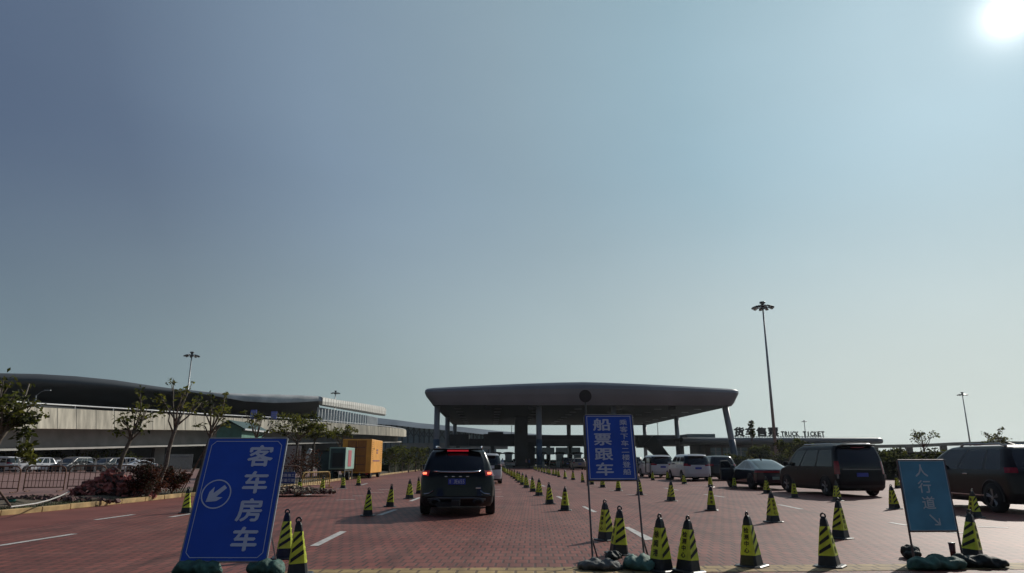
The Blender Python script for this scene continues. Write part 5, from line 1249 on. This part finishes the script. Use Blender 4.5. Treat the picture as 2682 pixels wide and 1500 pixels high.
# curved white road ornament behind trees
mb = MB(); t = thing('curved_post', 'pale curved concrete post leaning behind the small trees', 'post', G(795, 1252)); b_ = t.location
pts = [P(x, y, b_.y) - b_ for x, y in ((793, 1250), (797, 1225), (801, 1205), (807, 1188), (814, 1176))]; mb.tube(pts, .16, 6); mb.build('post', M_white, t, smooth=True)

# small blue notice
q = G(735, 1288, .1); zt = P(755, 1236, q.y - .1).z; zb_ = P(755, 1266, q.y - .1).z; xa, xb = P(734, 1250, q.y - .1).x, P(773, 1250, q.y - .1).x
t = thing('notice_sign', 'small blue notice with two lines of Chinese text hanging on a barrier', 'sign', ((xa + xb) / 2, q.y - .12, zb_)); hw_ = (xb - xa) / 2; hh = zt - zb_
mb = MB(); mb.box((0, 0, hh / 2), (hw_ * 2, .02, hh)); bd = mb.build('board', mat('notice_blue2', (.02, .06, .26), .5, var=.1), t, bevel=.004)
mb = MB()
for r_, tx in enumerate(('道路施工', '绕道行驶')):
    for i, ch in enumerate(tx): put_char(mb, ch, Matrix.Translation((-hw_ * .72 + i * hw_ * .48, -.013, hh * (.72 - .42 * r_))) @ Matrix.Rotation(math.pi / 2, 4, 'X'), hw_ * .42, hh * .28, .02)
mb.build('lettering', M_sgtxt, bd)
mb = MB()
for sx in (-1, 1): mb.cyl((sx * hw_ * .8, .02, hh), (sx * hw_ * .8, .08, hh + .06), .01, n=5)
mb.build('hooks', M_steel, t)

# teal generator trailer ---------------------------------------------
q = G(905, 1259); Yg = q.y; xr = P(905, 1200, Yg).x; xl = P(862, 1200, Yg).x; zt = P(905, 1171, Yg).z; zb_ = P(905, 1229, Yg).z; W_ = xr - xl; Lg = 3.2
M_gen = mat('generator_teal', (.28, .44, .38), .5, var=.12, scale=2); M_gend = mat('dark_shaded_green', (.035, .085, .09), .5, var=.2, scale=2)
t = thing('generator_trailer', 'teal box generator trailer standing on thin legs with a red label', 'trailer', ((xl + xr) / 2, Yg, 0), LANE)
mb = MB(); mb.box((0, Lg / 2, (zt + zb_) / 2), (W_, Lg, zt - zb_)); gb = mb.build('box', M_gen, t, bevel=.03)
mb = MB(); mb.box((.04, -.012, (zt + zb_) / 2), (W_ * .90, .02, (zt - zb_) * .9)); mb.build('shaded_end', M_gend, t)  # dark sheet paints the shade on the generator's unlit end
mb = MB(); mb.box((.05, -.03, (zt + zb_) / 2 - .1), (W_ * .66, .02, (zt - zb_) * .62)); mb.build('grille', mat('grille_dark', (.012, .022, .025), .5), t)
mb = MB(); mb.box((W_ / 2 + .01, Lg * .45, (zt + zb_) / 2), (.02, Lg * .36, (zt - zb_) * .75)); lb_ = mb.build('label_panel', mat('label_red', (.42, .10, .12), .6, var=.15, scale=5), t)
for y in (.25, Lg - .25):
    for sx in (-1, 1): mb = MB(); mb.box((sx * (W_ / 2 - .08), y, zb_ / 2), (.07, .07, zb_)); mb.build('leg', M_steel, t)
mb = MB(); mb.box((0, Lg / 2, zb_ - .06), (W_ * .9, Lg * .95, .12)); mb.build('chassis', M_dark, t)
for sx in (-1, 1): wheel_parts(t, sx * (W_ / 2 - .15), Lg * .55, .3, sx, rm=M_rimd)
# dark clutter left of trailer
q2 = P(852, 1220, Yg + 1.5); tt = thing('equipment_box', 'dark equipment cabinet in the shade left of the teal trailer', 'cabinet', (q2.x, Yg + 1.5, 0)); 
mb = MB(); mb.box((0, .6, 1.0), (1.2, 1.0, 2.0)); mb.build('cabinet', M_gend, tt, bevel=.03); mb = MB(); mb.box((0, .6, 2.04), (1.35, 1.15, .08)); mb.build('lid', M_blackpl, tt)
# orange truck box ----------------------------------------------------
q = G(972, 1253); Yo = q.y; xr = P(972, 1200, Yo).x; W_ = 2.3; xl = xr - W_; zt = P(972, 1149.5, Yo).z; zb_ = P(972, 1239, Yo).z; Lo = 5.6
M_or = mat('orange_paint', (.78, .36, .05), .5, var=.10, scale=1.5)
t = thing('orange_truck_box', 'tall orange box trailer truck parked at the kerb beyond the teal trailer', 'truck', ((xl + xr) / 2, Yo, 0), LANE)
mb = MB(); mb.box((0, Lo / 2, (zt + zb_) / 2), (W_, Lo, zt - zb_)); mb.build('box', M_or, t, bevel=.04)
mb = MB()
for x in (-.38, .38): mb.box((x, -.015, (zt + zb_) / 2), (.72, .02, (zt - zb_) * .92))
mb.build('rear_doors', mat('orange_shaded', (.36, .13, .02), .5, var=.1), t, bevel=.01)  # rear is turned from the sun; its shade is put into the darker orange
mb = MB()
for z in (.25, .5, .75): mb.box((0, -.03, zb_ + (zt - zb_) * z), (1.3, .02, .05))
mb.cyl((-.05, -.04, zb_ + .2), (-.05, -.04, zt - .2), .02, n=5); mb.build('door_bars', M_rust, t)
mb = MB()
for k in range(11):
    z = zb_ + (zt - zb_) * (.30 + .06 * k); mb.box((W_ / 2 + .012, .5, z), (.02, .35, .03)); mb.box((W_ / 2 + .012, Lo - .7, z), (.02, .5, .03))
mb.build('vent_slots', mat('vent_brown', (.25, .11, .03), .6, var=0), t)
mb = MB(); mb.box((W_ / 2 + .012, Lo * .45, zb_ + (zt - zb_) * .36), (.02, Lo * .6, .10)); mb.box((W_ / 2 + .012, Lo * .5, zb_ + (zt - zb_) * .68), (.02, .7, .16)); mb.box((W_ / 2 + .012, Lo * .5, zb_ + (zt - zb_) * .6), (.02, .7, .10)); mb.build('side_marking', mat('purple_marking', (.25, .09, .14), .6, var=.3, scale=8), t)
mb = MB(); mb.box((W_ / 2 + .014, Lo * .2, zb_ + (zt - zb_) * .72), (.02, .25, .12)); mb.build('latch', M_dark, t)
for y in (.6, Lo - .9):
    for sx in (-1, 1): wheel_parts(t, sx * (W_ / 2 - .16), y, .42, sx, rm=M_rimd)
mb = MB(); mb.box((0, Lo / 2, zb_ - .08), (W_ * .8, Lo * .96, .2)); mb.box((0, .3, .45), (1.9, .1, .12)); mb.build('chassis', M_dark, t)
for sx in (-1, 1): mb = MB(); mb.box((sx * .85, -.0, zb_ - .05), (.2, .05, .12)); mb.build('tail_light', M_redlens, t)
# green shed ----------------------------------------------------------
Ys = 52; xg0, xg1 = P(566, 1150, Ys).x, P(632, 1150, Ys).x; ze = P(632, 1121, Ys).z; zr_ = P(600, 1103, Ys).z; Ls = 4.6
t = thing('green_shed', 'green gabled shed rising behind the top of the blue bus sign', 'shed', ((xg0 + xg1) / 2, Ys, 0), .0); hw_ = (xg1 - xg0) / 2
mb = MB(); g_ = [(-hw_, 0, 0), (hw_, 0, 0), (hw_, 0, ze), (0, 0, zr_ - .12), (-hw_, 0, ze)]; bk = [(p[0], Ls, p[2]) for p in g_]
mb.add(g_ + bk, [(0, 1, 2, 3, 4), (9, 8, 7, 6, 5), (1, 6, 7, 2), (0, 4, 9, 5)]); mb.build('walls', mat('shed_green', (.10, .24, .19), .6, var=.15, scale=2), t)
mb = MB()
for sx in (-1, 1):
    e0, r0_ = Vector((sx * (hw_ + .3), -.35, ze - .13)), Vector((0, -.35, zr_)); up_ = Vector((0, 0, .09)); bk_ = Vector((0, Ls + .7, 0))
    P8 = [e0, r0_, r0_ + bk_, e0 + bk_]; P8 += [p + up_ for p in P8]; mb.hexa(P8)
mb.build('roof', mat('shed_roof', (.05, .09, .08), .5, .3, var=.1), t)
mb = MB(); mb.box((hw_ + .31, Ls / 2, ze - .10), (.10, Ls + .7, .12)); mb.build('gutter', M_white, t)
mb = MB(); mb.box((0, -.02, 1.1), (.9, .04, 2.1)); mb.build('door', M_gend, t)

# toll booths ---------------------------------------------------------
M_booth = mat('booth_white', (.35, .38, .40), .5, var=.1, scale=1)
for i, (px, lb) in enumerate([(1332, 'small toll booth with a dark domed roof left of the dark lift core'), (1416, 'small toll booth beside the blue banner column'), (1466, 'small toll booth between the queuing cars'), (1512, 'small toll booth near the left edge of the ferry ticket sign'), (1300, 'small toll booth beyond the white van')]):
    Y = 150; q = P(px, 1205, Y); t = thing('toll_booth', lb, 'toll booth', (q.x, Y, 0), LANE, 'toll booths under the canopy')
    mb = MB(); mb.box((0, 0, .55), (1.5, 2.2, 1.1)); mb.box((0, 0, 2.55), (1.6, 2.3, .25)); mb.build('cabin', M_booth, t, bevel=.03)
    mb = MB(); mb.box((0, 0, 1.77), (1.42, 2.1, 1.32)); mb.build('window', mat('booth_glass', (.10, .14, .15), .15, var=0), t)
    mb = MB(); mb.lathe([(1.4, 2.68), (1.35, 2.85), (.9, 3.05), (0, 3.12)], 16); mb.lathe([(0, 2.68), (1.4, 2.68)], 16); mb.build('roof', M_dark, t, smooth=True)

# people at the toll -----------------------------------------------------
def person(px, py, label, top, legs, rz=0.0):
    q = G(px, py); t = thing('person', label, 'person', (q.x, q.y, 0), rz, 'people standing near the toll canopy')
    J = [(0, 0, .95), (0, 0, 1.18), (0, 0, 1.40), (0, 0, 1.50), (0, .01, 1.60), (0, 0, 1.70), (.10, 0, .90), (.11, .02, .50), (.12, 0, .09), (.12, -.14, .04), (-.10, 0, .90), (-.12, -.05, .50), (-.13, .04, .09), (-.13, -.10, .04),
         (.19, 0, 1.40), (.24, .02, 1.12), (.25, -.10, .88), (-.19, 0, 1.40), (-.25, .02, 1.12), (-.24, -.10, .88)]
    E_ = [(0, 1), (1, 2), (2, 3), (3, 4), (4, 5), (0, 6), (6, 7), (7, 8), (8, 9), (0, 10), (10, 11), (11, 12), (12, 13), (2, 14), (14, 15), (15, 16), (2, 17), (17, 18), (18, 19)]
    rad = [.15, .14, .15, .06, .10, .085, .10, .065, .045, .045, .10, .065, .045, .045, .075, .05, .035, .075, .05, .035]
    me = bpy.data.meshes.new('body'); me.from_pydata(J, E_, []); o = bpy.data.objects.new('body', me); COL.objects.link(o); o.parent = t
    sk = o.modifiers.new('skin', 'SKIN'); o.modifiers.new('sub', 'SUBSURF').levels = 1
    for i, r in enumerate(rad): me.skin_vertices[0].data[i].radius = (r, r * .8)
    me.skin_vertices[0].data[0].use_root = True
    m = bpy.data.materials.new('clothes'); m.use_nodes = True; n = m.node_tree; b = n.nodes['Principled BSDF']; b.inputs['Roughness'].default_value = .8
    tcn = n.nodes.new('ShaderNodeTexCoord'); sp_ = n.nodes.new('ShaderNodeSeparateXYZ'); n.links.new(tcn.outputs['Object'], sp_.inputs[0])
    cr = n.nodes.new('ShaderNodeValToRGB'); cr.color_ramp.interpolation = 'CONSTANT'; e = cr.color_ramp.elements
    dv = n.nodes.new('ShaderNodeMath'); dv.operation = 'DIVIDE'; dv.inputs[1].default_value = 2.0; n.links.new(sp_.outputs['Z'], dv.inputs[0]); n.links.new(dv.outputs[0], cr.inputs[0])
    e[0].position = 0; e[0].color = (*legs, 1); e[1].position = .47; e[1].color = (*top, 1)
    for p_, c in ((.745, (.30, .18, .13)), (.825, (.015, .012, .012))): k = e.new(p_); k.color = (*c, 1)
    n.links.new(cr.outputs[0], b.inputs['Base Color']); me.materials.append(m)
person(1316, 1229, 'standing person in a pale blue shirt beyond the white van', (.35, .45, .55), (.03, .04, .07))
person(1378, 1224, 'standing person in a pink top at the foot of the dark lift core', (.35, .18, .2), (.03, .03, .05), 1)
person(1386, 1225, 'standing person in a dark blue top next to the one in pink', (.04, .07, .25), (.02, .02, .03), 2)

bpy.data.objects.remove(_fo)

# ================================================================== AIR
me = MB(); me.box((0, 450, 24), (1840, 1340, 52)); hzb = me.build('haze', mat('haze_placeholder', (1, 1, 1), var=0))
hm_ = bpy.data.materials.new('haze_air'); hm_.use_nodes = True; hn = hm_.node_tree; hn.nodes.clear()
ho = hn.nodes.new('ShaderNodeOutputMaterial'); hv = hn.nodes.new('ShaderNodeVolumePrincipled'); hv.inputs['Color'].default_value = (0.86, 0.92, 1.0, 1); hv.inputs['Density'].default_value = 0.00010; hv.inputs['Anisotropy'].default_value = 0.55
hn.links.new(hv.outputs[0], ho.inputs['Volume']); hzb.data.materials.clear(); hzb.data.materials.append(hm_)
tag(hzb, None, None, kind='stuff')
